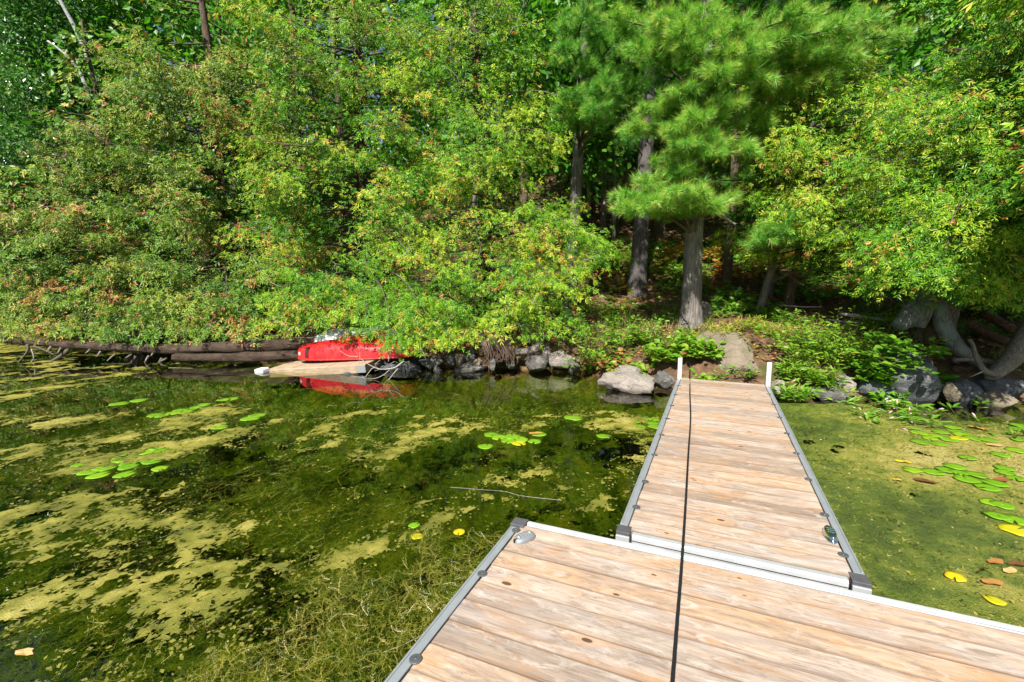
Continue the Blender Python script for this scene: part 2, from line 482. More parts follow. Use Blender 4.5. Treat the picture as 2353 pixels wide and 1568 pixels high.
    c = k.mix(k.math('MULTIPLY', k.ramp(k.math('MULTIPLY', edge, 10.0), [(0.62, 0.0), (0.70, 1.0)]), 0.75), c, (0.15, 0.10, 0.065))
    crack = k.ramp(k.noise(mapped((1.0, 70, 1)), 2.0, 3, 0.5, 0.2), [(0.27, 1.0), (0.32, 0.0)])
    c = k.mix(k.math('MULTIPLY', crack, 0.75), c, (0.09, 0.06, 0.04))
    h = k.math('SUBTRACT', k.math('ADD', grain, k.math('MULTIPLY', fine, 0.5)), k.math('MULTIPLY', crack, 0.8))
    return k.surf(k.principled(c, 0.72, 0, 0.25, k.bump(h, 0.35, 0.006)))
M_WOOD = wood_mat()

def ground_mat():
    k = NT("bank_soil_and_litter")
    v = k.coords("Object")
    n1 = k.noise(v, 1.1, 6, 0.65); n2 = k.noise(v, 7, 6, 0.7); n3 = k.noise(v, 40, 4, 0.7)
    soil = k.ramp(n2, [(0.3, (0.05, 0.032, 0.02)), (0.5, (0.14, 0.085, 0.05)), (0.68, (0.25, 0.15, 0.085)), (0.8, (0.36, 0.26, 0.17))])
    moss = k.ramp(n3, [(0.3, (0.03, 0.055, 0.012)), (0.7, (0.11, 0.145, 0.03))])
    c = k.mix(k.ramp(n1, [(0.5, 0.0), (0.62, 0.75)]), soil, moss)
    h = k.math('ADD', n2, k.math('MULTIPLY', n3, 0.6))
    return k.surf(k.principled(c, 0.95, 0, 0.1, k.bump(h, 0.9, 0.06)))
M_GROUND = ground_mat()

def bed_mat():
    k = NT("lake_bed_silt")
    v = k.coords("Object", (1, 1, 1), None, (0, 0, math.radians(-40)))
    st = k.coords("Object", (2.2, 0.9, 1), None, (0, 0, math.radians(45)))
    n1 = k.noise(st, 1.6, 6, 0.65, 0.8); n2 = k.noise(v, 11, 5, 0.7, 0.5); n3 = k.noise(v, 60, 4, 0.7)
    c = k.ramp(n1, [(0.36, (0.016, 0.022, 0.004)), (0.46, (0.075, 0.105, 0.008)), (0.57, (0.20, 0.22, 0.018)), (0.7, (0.32, 0.24, 0.03))])
    c = k.mix(k.ramp(n2, [(0.45, 0.0), (0.62, 0.6)]), c, (0.03, 0.045, 0.006))
    c = k.mix(k.math('MULTIPLY', n3, 0.4), c, (0.15, 0.19, 0.02))
    return k.surf(k.principled(c, 0.9, 0, 0.1, k.bump(k.math('ADD', n2, n3), 0.8, 0.08)))
M_BED = bed_mat()

def water_mat():
    k = NT("pond_water")
    v = k.coords("Object")
    n1 = k.noise(v, 2.6, 3, 0.5); n2 = k.noise(v, 13, 2, 0.5)
    h = k.math('ADD', n1, k.math('MULTIPLY', n2, 0.18))
    nb = k.bump(h, 0.012, 0.02)
    gl = k.n("BsdfGlossy"); gl.inputs["Roughness"].default_value = 0.025
    gl.inputs["Color"].default_value = (1, 1, 1, 1)
    k.l(nb, gl.inputs["Normal"])
    tr = k.n("BsdfTransparent"); tr.inputs[0].default_value = (0.92, 0.93, 0.78, 1)
    fr = k.n("Fresnel"); fr.inputs[0].default_value = 1.34
    k.l(nb, fr.inputs["Normal"])
    mx = k.n("MixShader")
    k.l(fr.outputs[0], mx.inputs[0]); k.l(tr.outputs[0], mx.inputs[1]); k.l(gl.outputs[0], mx.inputs[2])
    ab = k.n("VolumeAbsorption")
    ab.inputs["Color"].default_value = (0.52, 0.66, 0.10, 1)
    ab.inputs["Density"].default_value = 0.85
    k.l(ab.outputs[0], k.out.inputs["Volume"])
    return k.surf(mx.outputs[0])
M_WATER = water_mat()

def algae_mat(name, stops, rough=0.6, spec=0.4, bs=0.6):
    k = NT(name)
    v = k.coords("Object")
    n2 = k.noise(v, 28, 5, 0.7); n3 = k.noise(v, 120, 3, 0.7); n1 = k.noise(v, 2.0, 4, 0.6)
    f = k.math('ADD', k.math('MULTIPLY', k.attr(), 0.5), k.math('ADD', k.math('MULTIPLY', n2, 0.35), k.math('ADD', k.math('MULTIPLY', n3, 0.2), k.math('MULTIPLY', n1, 0.3))))
    c = k.ramp(k.math('SUBTRACT', f, 0.2), stops)
    return k.surf(k.principled(c, rough, 0, spec, k.bump(k.math('ADD', n2, n3), bs, 0.02)))
M_MAT = algae_mat("floating_algae_mat", [(0.12, (0.07, 0.08, 0.01)), (0.36, (0.165, 0.165, 0.018)), (0.58, (0.29, 0.26, 0.045)), (0.80, (0.43, 0.38, 0.12)), (0.97, (0.55, 0.50, 0.25))])
M_CARPET = algae_mat("green_algae_carpet", [(0.12, (0.03, 0.05, 0.006)), (0.30, (0.10, 0.15, 0.012)), (0.46, (0.22, 0.245, 0.028)), (0.62, (0.42, 0.36, 0.08)), (0.85, (0.56, 0.49, 0.19))], 0.32, 0.5, 1.0)
M_WEED = leaf_mat("water_weed", [(0.0, (0.05, 0.085, 0.008)), (0.35, (0.15, 0.18, 0.014)), (0.7, (0.32, 0.28, 0.045)), (1.0, (0.46, 0.38, 0.16))], 0.35, 0.6, 0.2)

# ------------------------------------------------------------------ the ground and the water
SHORE = np.array([(-30, 24), (-18, 16.7), (-10.9, 13.4), (-5.6, 10.6), (-3.3, 9.8), (-1.55, 9.5), (0.2, 9.3), (1.35, 9.3), (1.75, 8.4), (2.6, 7.75), (3.2, 7.5),
                  (4.0, 7.1), (5.7, 6.95), (7.3, 6.75), (12, 6.2), (20, 5.5), (30, 4)])
def shore_y(x):
    return np.interp(x, SHORE[:, 0], SHORE[:, 1])
PROF = np.array([(-40, -0.80), (-4, -0.62), (-2, -0.52), (-0.6, -0.34), (0, -0.05), (0.25, 0.22), (0.6, 0.45), (1.2, 0.66), (2.2, 0.92), (3.5, 1.2), (5, 1.55), (8, 2.8), (14, 5.6), (30, 12), (60, 22)])
def ground_z(x, y):
    x = np.asarray(x, float); y = np.asarray(y, float)
    s = y - shore_y(x)
    z = np.interp(s, PROF[:, 0], PROF[:, 1])
    bump = (fbm(x * 0.9, y * 0.9, 31, 4) - 0.5)
    return z + bump * np.where(s > 0, 0.35, 0.25)

def gz(x, y):
    return float(ground_z(np.array([x]), np.array([y]))[0])

xs = np.concatenate([np.arange(-60, -16, 2.0), np.arange(-16, 12, 0.16), np.arange(12, 60, 2.0)])
ys = np.concatenate([np.arange(-40, 0, 2.5), np.arange(0, 5, 0.35), np.arange(5, 18, 0.14), np.arange(18, 80, 2.0)])
gx, gy = np.meshgrid(xs, ys)
gzz = ground_z(gx, gy)
nx_, ny_ = len(xs), len(ys)
idx = (np.arange(ny_ - 1)[:, None] * nx_ + np.arange(nx_ - 1)[None, :]).ravel()
GQ = np.stack([idx, idx + 1, idx + nx_ + 1, idx + nx_], 1)
cx = gx.ravel()[GQ].mean(1); cy = gy.ravel()[GQ].mean(1)
under = cy < shore_y(cx) - 0.10
GV = np.stack([gx.ravel(), gy.ravel(), gzz.ravel()], 1)
def submesh(V, Q):
    u, inv = np.unique(Q.ravel(), return_inverse=True)
    return V[u], inv.reshape(Q.shape)
v_, q_ = submesh(GV, GQ[~under])
g = obj("ground", mesh_np("ground", v_, q_, M_GROUND, None, True)); g["kind"] = "structure"
v_, q_ = submesh(GV, GQ[under])
g = obj("lake_bed", mesh_np("lake_bed", v_, q_, M_BED, None, True)); g["kind"] = "structure"

V, Q = box(-60, 60, -40, 30, -1.6, 0.0)
w = obj("water", mesh_np("water", V, Q, M_WATER)); w["kind"] = "structure"

# ------------------------------------------------------------------ dock geometry
THW, THD = math.radians(23.55), math.radians(23.01)
PITCH_PLANK = 0.1455

def plank_mesh(name, length, width=0.1412, th=0.035, r=0.005):
    prof = []
    hw = width / 2
    for cx_, sgn in ((-hw + r, -1), (hw - r, 1)):
        angs = np.linspace(math.pi, math.pi / 2, 4) if sgn < 0 else np.linspace(math.pi / 2, 0, 4)
        for a in angs: prof.append((cx_ + r * math.cos(a), -r + r * math.sin(a)))
    prof += [(hw, -th), (-hw, -th)]
    prof = np.array(prof); m = len(prof)
    V = []
    e = 0.006
    for x, k in ((-length / 2, 0.0), (-length / 2 + e, 1.0), (length / 2 - e, 1.0), (length / 2, 0.0)):
        for (py, pz) in prof:
            V.append((x, py * (1 if k else 0.97), pz if k else (pz - 0.006 if pz > -0.02 else pz)))
    V = np.array(V)
    Q = []
    for i in range(3):
        for j in range(m):
            j2 = (j + 1) % m
            Q.append((i * m + j, i * m + j2, (i + 1) * m + j2, (i + 1) * m + j))
    bm = bmesh.new()
    vs = [bm.verts.new(v) for v in V]
    for q in Q: bm.faces.new([vs[i] for i in q])
    bm.faces.new([vs[i] for i in range(m)]); bm.faces.new([vs[3 * m + i] for i in range(m)])
    bmesh.ops.recalc_face_normals(bm, faces=bm.faces)
    me = bpy.data.meshes.new(name); bm.to_mesh(me); bm.free()
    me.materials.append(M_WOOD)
    return me

def washer_mesh(r=0.026):
    a = np.linspace(0, 2 * np.pi, 18, endpoint=False)
    V = []
    for rr, z in ((r, 0), (r, 0.004), (r - 0.003, 0.006)):
        V += [(rr * math.cos(t), rr * math.sin(t), z) for t in a]
    V.append((0, 0, 0.0065))
    Q = []; T = []
    for i in range(2):
        for j in range(18):
            Q.append((i * 18 + j, i * 18 + (j + 1) % 18, (i + 1) * 18 + (j + 1) % 18, (i + 1) * 18 + j))
    for j in range(18): T.append((36 + j, 36 + (j + 1) % 18, 54))
    return mesh_np("washer", np.array(V), np.array(Q), M_WASHER, None, False, np.array(T))
def screw_mesh():
    a = np.linspace(0, 2 * np.pi, 8, endpoint=False)
    V = [(0.0055 * math.cos(t), 0.0055 * math.sin(t), 0.006) for t in a] + [(0.004 * math.cos(t), 0.004 * math.sin(t), 0.0095) for t in a] + [(0, 0, 0.0098)]
    Q = [(j, (j + 1) % 8, 8 + (j + 1) % 8, 8 + j) for j in range(8)]
    T = [(8 + j, 8 + (j + 1) % 8, 16) for j in range(8)]
    return mesh_np("screw", np.array(V), np.array(Q), M_SCREW, None, False, np.array(T))
WASHER, SCREW = washer_mesh(), screw_mesh()

def add_washer(root, x, y):
    o = obj("washer", WASHER, root, (x, y, 0.0015)); o.rotation_euler = (0, 0, random.uniform(0, 6))
    obj("screw", SCREW, o)

def rail_mesh(name, x0, x1, y0, y1, top=0.0, depth=0.15, outer=None):
    """Extruded rail with a raised lip, a groove on top and ribs on its face."""
    V, Q = box(x0, x1, y0, y1, -depth, top)
    return bevel_mesh(V, Q, 0.004, 2, name, outer or M_ALU)

def bolt_hole(root, x, y, z, axis):
    a = np.linspace(0, 2 * np.pi, 14, endpoint=False)
    c, s = np.cos(a) * 0.009, np.sin(a) * 0.009
    V = np.stack([x + c, np.full(14, y), z + s], 1)
    me = bpy.data.meshes.new("bolt_hole"); me.from_pydata(V.tolist(), [], [list(range(14))]); me.materials.append(M_BLACK)
    return obj("bolt_hole", me, root)

RW = 0.050      # rail width
# ---- walkway: local x across (left to right), local y along it, origin at the near left outer corner on the deck plane
WX, WY = 0.626, 2.611
WW, WL = 1.25, 33 * PITCH_PLANK + 2 * RW
walk = thing("walkway_dock", "long narrow wooden walkway with grey metal side rails running to the bank", "dock", (WX, WY, DECK), None, -THW)
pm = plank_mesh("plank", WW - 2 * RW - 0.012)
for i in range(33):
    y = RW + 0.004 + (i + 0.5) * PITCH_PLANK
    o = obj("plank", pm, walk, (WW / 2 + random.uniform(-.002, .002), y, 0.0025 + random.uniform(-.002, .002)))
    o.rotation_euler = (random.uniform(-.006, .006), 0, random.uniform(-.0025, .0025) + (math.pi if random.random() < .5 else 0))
for x0 in (0.0, WW - RW):
    r_ = obj("side_rail", rail_mesh("side_rail", x0, x0 + RW, 0.10, WL), walk)
    xl = x0 if x0 == 0 else x0 + RW
    s = 1 if x0 == 0 else -1
    V, Q = box(min(xl + s * 0.008, xl + s * 0.014), max(xl + s * 0.008, xl + s * 0.014), 0.11, WL - 0.01, 0.0004, 0.0045)
    obj("rail_rib", bevel_mesh(V, Q, 0.0015, 1, "rail_rib", M_ALU), r_)
# near end beam: top lip, recessed web, lower lip
nb_ = obj("end_beam", rail_mesh("end_beam", 0.088, WW - 0.088, 0.012, RW, -0.002, 0.15, M_ALUMID), walk)
for z0, z1 in ((-0.034, -0.006), (-0.148, -0.118)):
    V, Q = box(0.09, WW - 0.09, 0.0, 0.0118, z0, z1)
    obj("beam_lip", bevel_mesh(V, Q, 0.003, 1, "beam_lip", M_ALUBRIGHT), nb_)
V, Q = box(0.09, 0.27, 0.002, 0.0118, -0.112, -0.055); obj("weld_plate", bevel_mesh(V, Q, 0.002, 1, "weld_plate", M_ZINC), nb_)
V, Q = box(WW - 0.30, WW - 0.09, 0.002, 0.0118, -0.112, -0.055); obj("weld_plate", bevel_mesh(V, Q, 0.002, 1, "weld_plate", M_ZINC), nb_)
V, Q = box(0.06, WW - 0.06, WL - 0.045, WL - 0.005, -0.15, -0.03)
obj("far_beam", bevel_mesh(V, Q, 0.004, 1, "far_beam", M_ALU), walk)
for x0, x1 in ((-0.004, 0.076), (WW - 0.076, WW + 0.004)):
    V, Q = box(x0, x1, -0.004, 0.096, -0.165, -0.016)
    cb = obj("corner_bracket", bevel_mesh(V, Q, 0.003, 2, "corner_bracket", M_ALUMID), walk)
    V, Q = box(x0 - 0.001, x1 + 0.001, 0.006, 0.092, -0.0155, 0.006)
    obj("bracket_cap", bevel_mesh(V, Q, 0.004, 2, "bracket_cap", M_PLASTIC), cb)
    bolt_hole(cb, (x0 + x1) / 2 - 0.005, -0.0046, -0.062, 'y')
for i, y in enumerate([0.36] + [0.36 + 0.43 + 0.582 * k for k in range(8)]):
    if y > WL - 0.1: continue
    add_washer(walk, RW + 0.012, y)
    add_washer(walk, WW - RW - 0.012, y - (0.10 if i == 0 else 0.05))
for i, x in enumerate((-0.002, WW - RW + 0.004)):
    hgt = 0.315 if i == 0 else 0.335
    V, Q = box(x, x + 0.062, WL - 0.075, WL - 0.012, -0.75, hgt)
    p_ = obj("support_pole", bevel_mesh(V, Q, 0.006, 2, "support_pole", M_ALUBRIGHT), walk)
    if i == 1:
        V, Q = box(x - 0.002, x + 0.064, WL - 0.077, WL - 0.010, hgt + 0.0005, hgt + 0.016)
        obj("pole_cap", bevel_mesh(V, Q, 0.004, 2, "pole_cap", M_BLACK), p_)
    V, Q = box(x - 0.010 if i == 0 else x + 0.0625, x - 0.0005 if i == 0 else x + 0.072, WL - 0.09, WL, -0.13, -0.02)

# ---- front dock: origin at its far left corner, local x along the far edge, local y away from camera (so the deck lies at y<0)
FX, FY = 0.0248, 2.764
front = thing("front_dock", "wide wooden dock section with grey metal frame across the front of the view", "dock", (FX, FY, DECK), None, -THD)
FLEN, NP = 4.88, 14
FDEP = NP * PITCH_PLANK + 2 * RW
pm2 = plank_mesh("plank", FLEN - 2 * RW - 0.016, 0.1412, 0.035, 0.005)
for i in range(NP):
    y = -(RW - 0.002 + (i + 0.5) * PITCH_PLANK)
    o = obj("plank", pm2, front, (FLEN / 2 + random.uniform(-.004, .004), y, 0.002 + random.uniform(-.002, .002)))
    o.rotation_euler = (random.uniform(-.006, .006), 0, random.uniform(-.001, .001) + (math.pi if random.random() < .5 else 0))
r_ = obj("side_rail", rail_mesh("side_rail", 0.0, RW, -FDEP, -0.085), front)
V, Q = box(0.008, 0.014, -FDEP + .01, -0.09, 0.0004, 0.0042); obj("rail_rib", bevel_mesh(V, Q, 0.0015, 1, "rail_rib", M_ALU), r_)
obj("side_rail", rail_mesh("side_rail", FLEN - RW, FLEN, -FDEP, -0.085), front)
e_ = obj("edge_rail", rail_mesh("edge_rail", 0.086, FLEN - 0.086, -RW + 0.012, 0.0, 0.0, 0.15, M_ALUMID), front)
V, Q = box(0.088, FLEN - 0.088, -0.036, -0.006, 0.0004, 0.012); obj("edge_lip", bevel_mesh(V, Q, 0.005, 2, "edge_lip", M_ALUBRIGHT), e_)
V, Q = box(0.086, FLEN - 0.086, -FDEP, -FDEP + 0.05, -0.15, 0.0); obj("edge_rail", bevel_mesh(V, Q, 0.004, 1, "edge_rail", M_ALU), front)
V, Q = box(-0.004, 0.083, -0.081, 0.004, -0.165, -0.014); cb = obj("corner_bracket", bevel_mesh(V, Q, 0.003, 2, "corner_bracket", M_ALUMID), front)
V, Q = box(-0.006, 0.085, -0.083, 0.006, -0.0135, 0.014); obj("bracket_cap", bevel_mesh(V, Q, 0.006, 2, "bracket_cap", M_PLASTIC), cb)
for y in (-0.125, -0.58, -1.17, -1.75):
    add_washer(front, RW + 0.004, y)

# ---- cleats
def oval_mesh(name, lx, ly, rings, mat, n=28, power=2.6):
    V = []
    a = np.linspace(0, 2 * np.pi, n, endpoint=False)
    ex = 2 / power
    ux = np.sign(np.cos(a)) * np.abs(np.cos(a)) ** ex; uy = np.sign(np.sin(a)) * np.abs(np.sin(a)) ** ex
    for s, z in rings: V.append(np.stack([ux * lx * s, uy * ly * s, np.full(n, z)], 1))
    m = len(rings)
    V = np.concatenate(V + [np.array([[0, 0, rings[-1][1]]])])
    Q = [(i * n + j, i * n + (j + 1) % n, (i + 1) * n + (j + 1) % n, (i + 1) * n + j) for i in range(m - 1) for j in range(n)]
    T = [((m - 1) * n + j, (m - 1) * n + (j + 1) % n, m * n) for j in range(n)]
    return mesh_np(name, V, np.array(Q), mat, None, True, np.array(T))

def local_to_world(o, p):
    return Matrix.Translation(o.location) @ o.rotation_euler.to_matrix().to_4x4() @ Vector(p)

p = on(1205, 1239, DECK + 0.004)
c1 = thing("mooring_cleat", "grey cast metal pop-up cleat on the corner of the front dock", "cleat", p, None, -THD + math.radians(62))
obj("cleat_body", oval_mesh("cleat_body", 0.072, 0.040, [(1, 0), (1.0, 0.006), (0.97, 0.017), (0.86, 0.024), (0.6, 0.026)], M_ZINC), c1)
for x, ln in ((-0.018, 0.019), (0.004, 0.021), (0.020, 0.019)):
    V, Q = box(x - 0.0035, x + 0.0035, -ln, ln, 0.024, 0.031)
    obj("raised_bar", bevel_mesh(V, Q, 0.0025, 2, "raised_bar", M_ZINC), c1)
for x in (-0.040, 0.042):
    b_ = obj("raised_button", oval_mesh("raised_button", 0.011, 0.013, [(1, 0.022), (0.95, 0.029), (0.6, 0.033)], M_ZINC, 14, 2), c1); b_.location = (x, 0.004, 0)
V = np.array([(-0.078, -0.006, 0.0245), (-0.040, -0.001, 0.0262), (-0.078, 0.006, 0.0245), (-0.078, -0.006, 0.003), (-0.0735, 0.0, 0.003), (-0.078, 0.006, 0.003)])
obj("notch", mesh_np("notch", V, np.array([(0, 1, 2), (0, 4, 1), (0, 3, 4), (2, 1, 4), (2, 4, 5)]), M_BLACK), c1)
p = on(1907, 1232, DECK + 0.004)
c2 = thing("mooring_cleat", "shiny chrome cleat near the right rail of the walkway", "cleat", p, None, -THW + math.radians(92))
obj("cleat_body", oval_mesh("cleat_body", 0.082, 0.031, [(1.06, 0), (1.06, 0.004), (0.98, 0.006), (0.95, 0.022), (0.85, 0.034), (0.55, 0.038)], M_CHROME, 28, 2.1), c2)
for x in (-0.025, 0.0, 0.025):
    V, Q = box(x - 0.004, x + 0.004, -0.02, 0.02, 0.030, 0.0415)
    obj("raised_bar", bevel_mesh(V, Q, 0.003, 2, "raised_bar", M_CHROME), c2)

# ---- rope
TP = at(1587, 768, 9.45)     # foot of the pine that holds the rope
rp = [on(1530, 1700, DECK + 0.013), on(1545, 1568, DECK + 0.013), on(1556, 1430, DECK + 0.013), on(1567, 1290, DECK + 0.016), on(1576, 1150, DECK + 0.014), on(1582, 1040, DECK + 0.014),
      on(1587, 960, DECK + 0.016), on(1585.5, 905, DECK + 0.03), at(1585.5, 868, 7.05), at(1586, 800, 8.6), at(1584, 752, 9.2), at(1566, 728, 9.22)]
V, Q, T = tube(spline(rp, 140), 0.0085, 7, 0.0, twist=9.0)
rope = obj("mooring_rope", mesh_np("mooring_rope", V, Q, M_ROPE, None, True, T))
tag(rope, "thin black rope lying along the walkway and tied to the pine", "rope")

# ------------------------------------------------------------------ foliage builders
def cedar_template(full=True):
    """A flat fan-shaped spray of scale leaves: kites along a drooping axis."""
    V = []; T = []; tt = []
    if full:
        specs = [(0.0, 0.0, 1.0, 0.045), (0.12, 0.72, 0.58, 0.068), (0.26, -0.68, 0.58, 0.068), (0.46, 0.6, 0.48, 0.064), (0.60, -0.55, 0.40, 0.06)]
    elif full is None:
        specs = [(0.0, 0.0, 1.0, 0.055), (0.14, 0.72, 0.58, 0.085), (0.30, -0.68, 0.56, 0.085), (0.52, 0.6, 0.46, 0.08)]
    else:
        specs = [(0.0, 0.0, 1.0, 0.09), (0.15, 0.75, 0.58, 0.13), (0.30, -0.7, 0.56, 0.13)]
    for (x, ang, L, wd) in specs:
        c, s = math.cos(ang), math.sin(ang)
        b = len(V)
        for (l_, w_) in ((0, 0), (0.55, wd), (1.0, 0), (0.55, -wd)):
            px_ = x + c * L * l_ - s * w_ ; py_ = s * L * l_ + c * w_
            V.append((px_, py_, -0.18 * px_ ** 2 - 0.12 * abs(py_) + 0.03 * math.sin(9 * x)))
            tt.append(0.0 if l_ < 0.9 else 0.10)
        T += [(b, b + 1, b + 2), (b, b + 2, b + 3)]
    return np.array(V), np.array(T), np.array(tt)
TPL_FULL, TPL_MID, TPL_LITE = cedar_template(True), cedar_template(None), cedar_template(False)

def scatter(tpl, P, D, N, S, tint, rng=None, jt=0.0, jv=0.0, per=4):
    """Copies of a template laid at P with x axis along D and z axis near N; with rng, leaflets of `per` vertices each vary a little."""
    TV, TT, tt = tpl
    n, m = len(P), len(TV)
    X = norm(D); Z = norm(N - X * (N * X).sum(1, keepdims=True)); Yv = np.cross(Z, X)
    S = np.asarray(S)[:, None, None]
    V = P[:, None, :] + S * (TV[None, :, 0:1] * X[:, None, :] + TV[None, :, 1:2] * Yv[:, None, :] + TV[None, :, 2:3] * Z[:, None, :])
    t = np.asarray(tint)[:, None] + tt[None, :]
    if rng is not None:
        k = m // per
        t = t + np.repeat(rng.normal(0, jt, (n, k)), per, 1)
        d = np.repeat(rng.normal(0, jv, (n, k, 3)), per, 1)
        w = np.tile(np.array((0.0, 0.6, 1.0, 0.6))[:per], k)[None, :, None]
        V = V + d * w * S
    T = TT[None] + (np.arange(n) * m)[:, None, None]
    return V.reshape(-1, 3), T.reshape(-1, 3), np.clip(t, 0, 1).ravel()

def rot_rand(v, amt, rng):
    return norm(v + rng.normal(0, amt, v.shape))

def cedar_tree(label, base, height, lean, reach, z_lo, nb, mat, seed, spray=0.14, tint0=0.42, rust=0.06, tr=0.16, face=(0.0, -1.0), tpl=TPL_FULL,
               droop=0.30, twigs=40, zvis=7.6, trunk_mat=None, zmin=0.5, taper=0.25, env=None, flat=1.0, ends=()):
    """A white cedar: trunk, boughs that sag and turn up, and flat sprays hung in clumps along them. z_lo, zvis, zmin are heights above the water."""
    rng = np.random.default_rng(seed)
    base = np.asarray(base, float)
    root = thing("cedar_tree", label, "tree", base)
    hs = np.linspace(0, 1, 26)
    lean = np.asarray(lean, float)
    path = np.stack([lean[0] * hs ** 1.2, lean[1] * hs ** 1.2, height * hs], 1)
    path[:, 0] += 0.12 * np.sin(hs * 5 + seed); path[:, 1] += 0.10 * np.cos(hs * 4 + seed)
    path[:, :2] -= path[0, :2]
    path[0, 2] = -0.25
    rad = tr * (1 - 0.85 * hs) + 0.10 * tr / 0.16 * np.exp(-hs * height / 0.4)
    V, Q, T = tube(path, rad, 14, 0.18, True, seed)
    obj("trunk", mesh_np("trunk", V, Q, trunk_mat or M_CEDARBARK, None, True, T), root)
    face = np.asarray(face, float) / np.linalg.norm(face)
    br = Acc(); SP, SD, SN, SS, ST, HI = [], [], [], [], [], []
    top = base[2] + height
    ends = [np.asarray(e, float) - base for e in ends]
    for i in range(nb + len(ends)):
        u = (min(i, nb - 1) + rng.random()) / nb
        zw = z_lo + (min(zvis, top - .3) - z_lo) * u / 0.84 if u < 0.84 else min(zvis, top - .3) + (top - .2 - min(zvis, top - .3)) * (u - .84) / .16
        h = np.clip((zw - base[2]) / height, 0.01, 0.98)
        azv = rng.normal(0, 1, 2)
        azv = azv / np.linalg.norm(azv)
        if azv @ face < -0.25 and rng.random() < 0.88: azv = azv - 2 * (azv @ face) * face
        k_ = (zw - z_lo) / (zvis - z_lo)
        e_ = reach * (1 - taper * k_) if zw < zvis else reach * (1 - taper) * max(.15, 1 - (zw - zvis) / max(.5, top - zvis))
        if env is not None: e_ = reach * env((zw - z_lo) / (top - z_lo))
        L = max(0.35, e_ * (0.48 + 0.62 * rng.random() ** .9))
        p0 = np.array([np.interp(h, hs, path[:, k]) for k in range(3)])
        d3 = np.array((azv[0], azv[1], 0.0))
        sd = np.array((-azv[1], azv[0], 0.0))
        dr = droop * (0.6 + 0.8 * rng.random())
        bend = rng.normal(0, 0.18)
        def curve(s):
            return p0 + np.outer(L * s, d3) + np.outer(bend * L * s ** 2, sd) + np.outer(L * (0.16 * s - dr * 1.9 * s ** 1.2 + dr * 1.3 * s ** 2.4), (0, 0, 1))
        if i >= nb:
            e = ends[i - nb]
            L = np.linalg.norm(e[:2]); h = np.clip((e[2] + .12 * L + .1) / height, .02, .98)
            p0 = np.array([np.interp(h, hs, path[:, k]) for k in range(3)])
            d3 = np.array((e[0] - p0[0], e[1] - p0[1], 0.0)); L = np.linalg.norm(d3); d3 /= L
            sd = np.array((-d3[1], d3[0], 0.0)); azv = d3[:2]; zw = 0
            def curve(s):
                return p0 + np.outer(s, e - p0) + np.outer(L * .14 * np.sin(np.pi * s), (0, 0, 1))
        pc = curve(np.linspace(0, 1, 9))
        V, Q, T = tube(pc, np.linspace(0.010 + 0.010 * L, 0.004, 9), 4, 0, False)
        br.add(V, Q, None, 0.3)
        high = zw > zvis
        btint = rng.normal(-.02, 0.09) + (0.07 if rng.random() < .25 else 0)
        brust0 = rust * rng.choice((0.25, 0.6, 1.0, 2.0, 3.2))
        m = max(6, int(L / (0.078 if not high else .18)))
        s0 = np.clip(1 - 1.55 / L, 0.15, 0.45)
        ss = s0 + (1 - s0) * np.sort(rng.random(m)) ** 0.8
        q0 = curve(ss)
        side = np.where(np.arange(m) % 2 == 0, 1.0, -1.0)
        th = rng.uniform(0.35, 1.25, m)
        l2 = (0.22 + 0.60 * (1 - (ss - s0) / (1 - s0)) ** 0.8) * min(1.15, 0.5 + 0.25 * L) * rng.uniform(0.7, 1.25, m)
        d2 = norm(d3[None] * np.cos(th)[:, None] + sd[None] * (side * np.sin(th))[:, None] + np.array((0, 0, 1.0))[None] * rng.normal(-0.12, 0.30, m)[:, None])
        kmax = 9
        u_ = (np.arange(kmax)[None, :] + rng.random((m, kmax))) / kmax
        keep = rng.random((m, kmax)) < np.clip(l2[:, None] / (0.055 * kmax), 0.3, 1.0) * (1.0 if not high else .6)
        pp = q0[:, None, :] + d2[:, None, :] * (u_ * l2[:, None])[..., None]
        pp[..., 2] -= 0.22 * (u_ * l2[:, None]) ** 1.4 + flat * np.abs(rng.normal(0, 0.10, (m, kmax)))
        alt = np.where(np.arange(kmax) % 2 == 0, 1.0, -1.0)[None, :] * np.ones((m, 1))
        s2 = np.cross(d2, np.array((0, 0, 1.0))[None])
        dd = d2[:, None, :] + s2[:, None, :] * (alt * rng.uniform(0.2, 0.9, (m, kmax)))[..., None] + np.array((0, 0, -1.0)) * rng.uniform(-.1, 0.9, (m, kmax))[..., None]
        nn = np.array((0, 0, 1.0)) * 0.55 + d3 * 0.40 + np.array((face[0], face[1], 0)) * .60 + rng.normal(0, 0.32, (m, kmax, 3))
        sx = np.repeat(((ss - s0) / (1 - s0))[:, None], kmax, 1)[keep]
        pp, dd, nn = pp[keep], dd[keep], nn[keep]
        k = len(pp)
        pp = pp + rng.normal(0, 0.03, (k, 3))
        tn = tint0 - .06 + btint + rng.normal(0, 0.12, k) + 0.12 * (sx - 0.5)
        rr = rng.random(k)
        pw = pp + base
        brust = brust0 * np.where(fbm(pw[:, 0] * 2.4 + seed, pw[:, 2] * 2.4 + pw[:, 1] * 1.3, seed, 2) > .60, 2.2, .22)
        tn = np.where(rr < brust, rng.uniform(0.86, 1.0, k), np.where(rr < brust * 1.8, rng.uniform(0.66, 0.84, k), np.minimum(tn, 0.66)))
        SP.append(pp); SD.append(dd); SN.append(nn); SS.append(spray * rng.uniform(0.65, 1.3, k) * (1.5 if high else 1)); ST.append(tn); HI.append(np.full(k, high))
    # bare twigs that poke out of the crown
    tw = Acc()
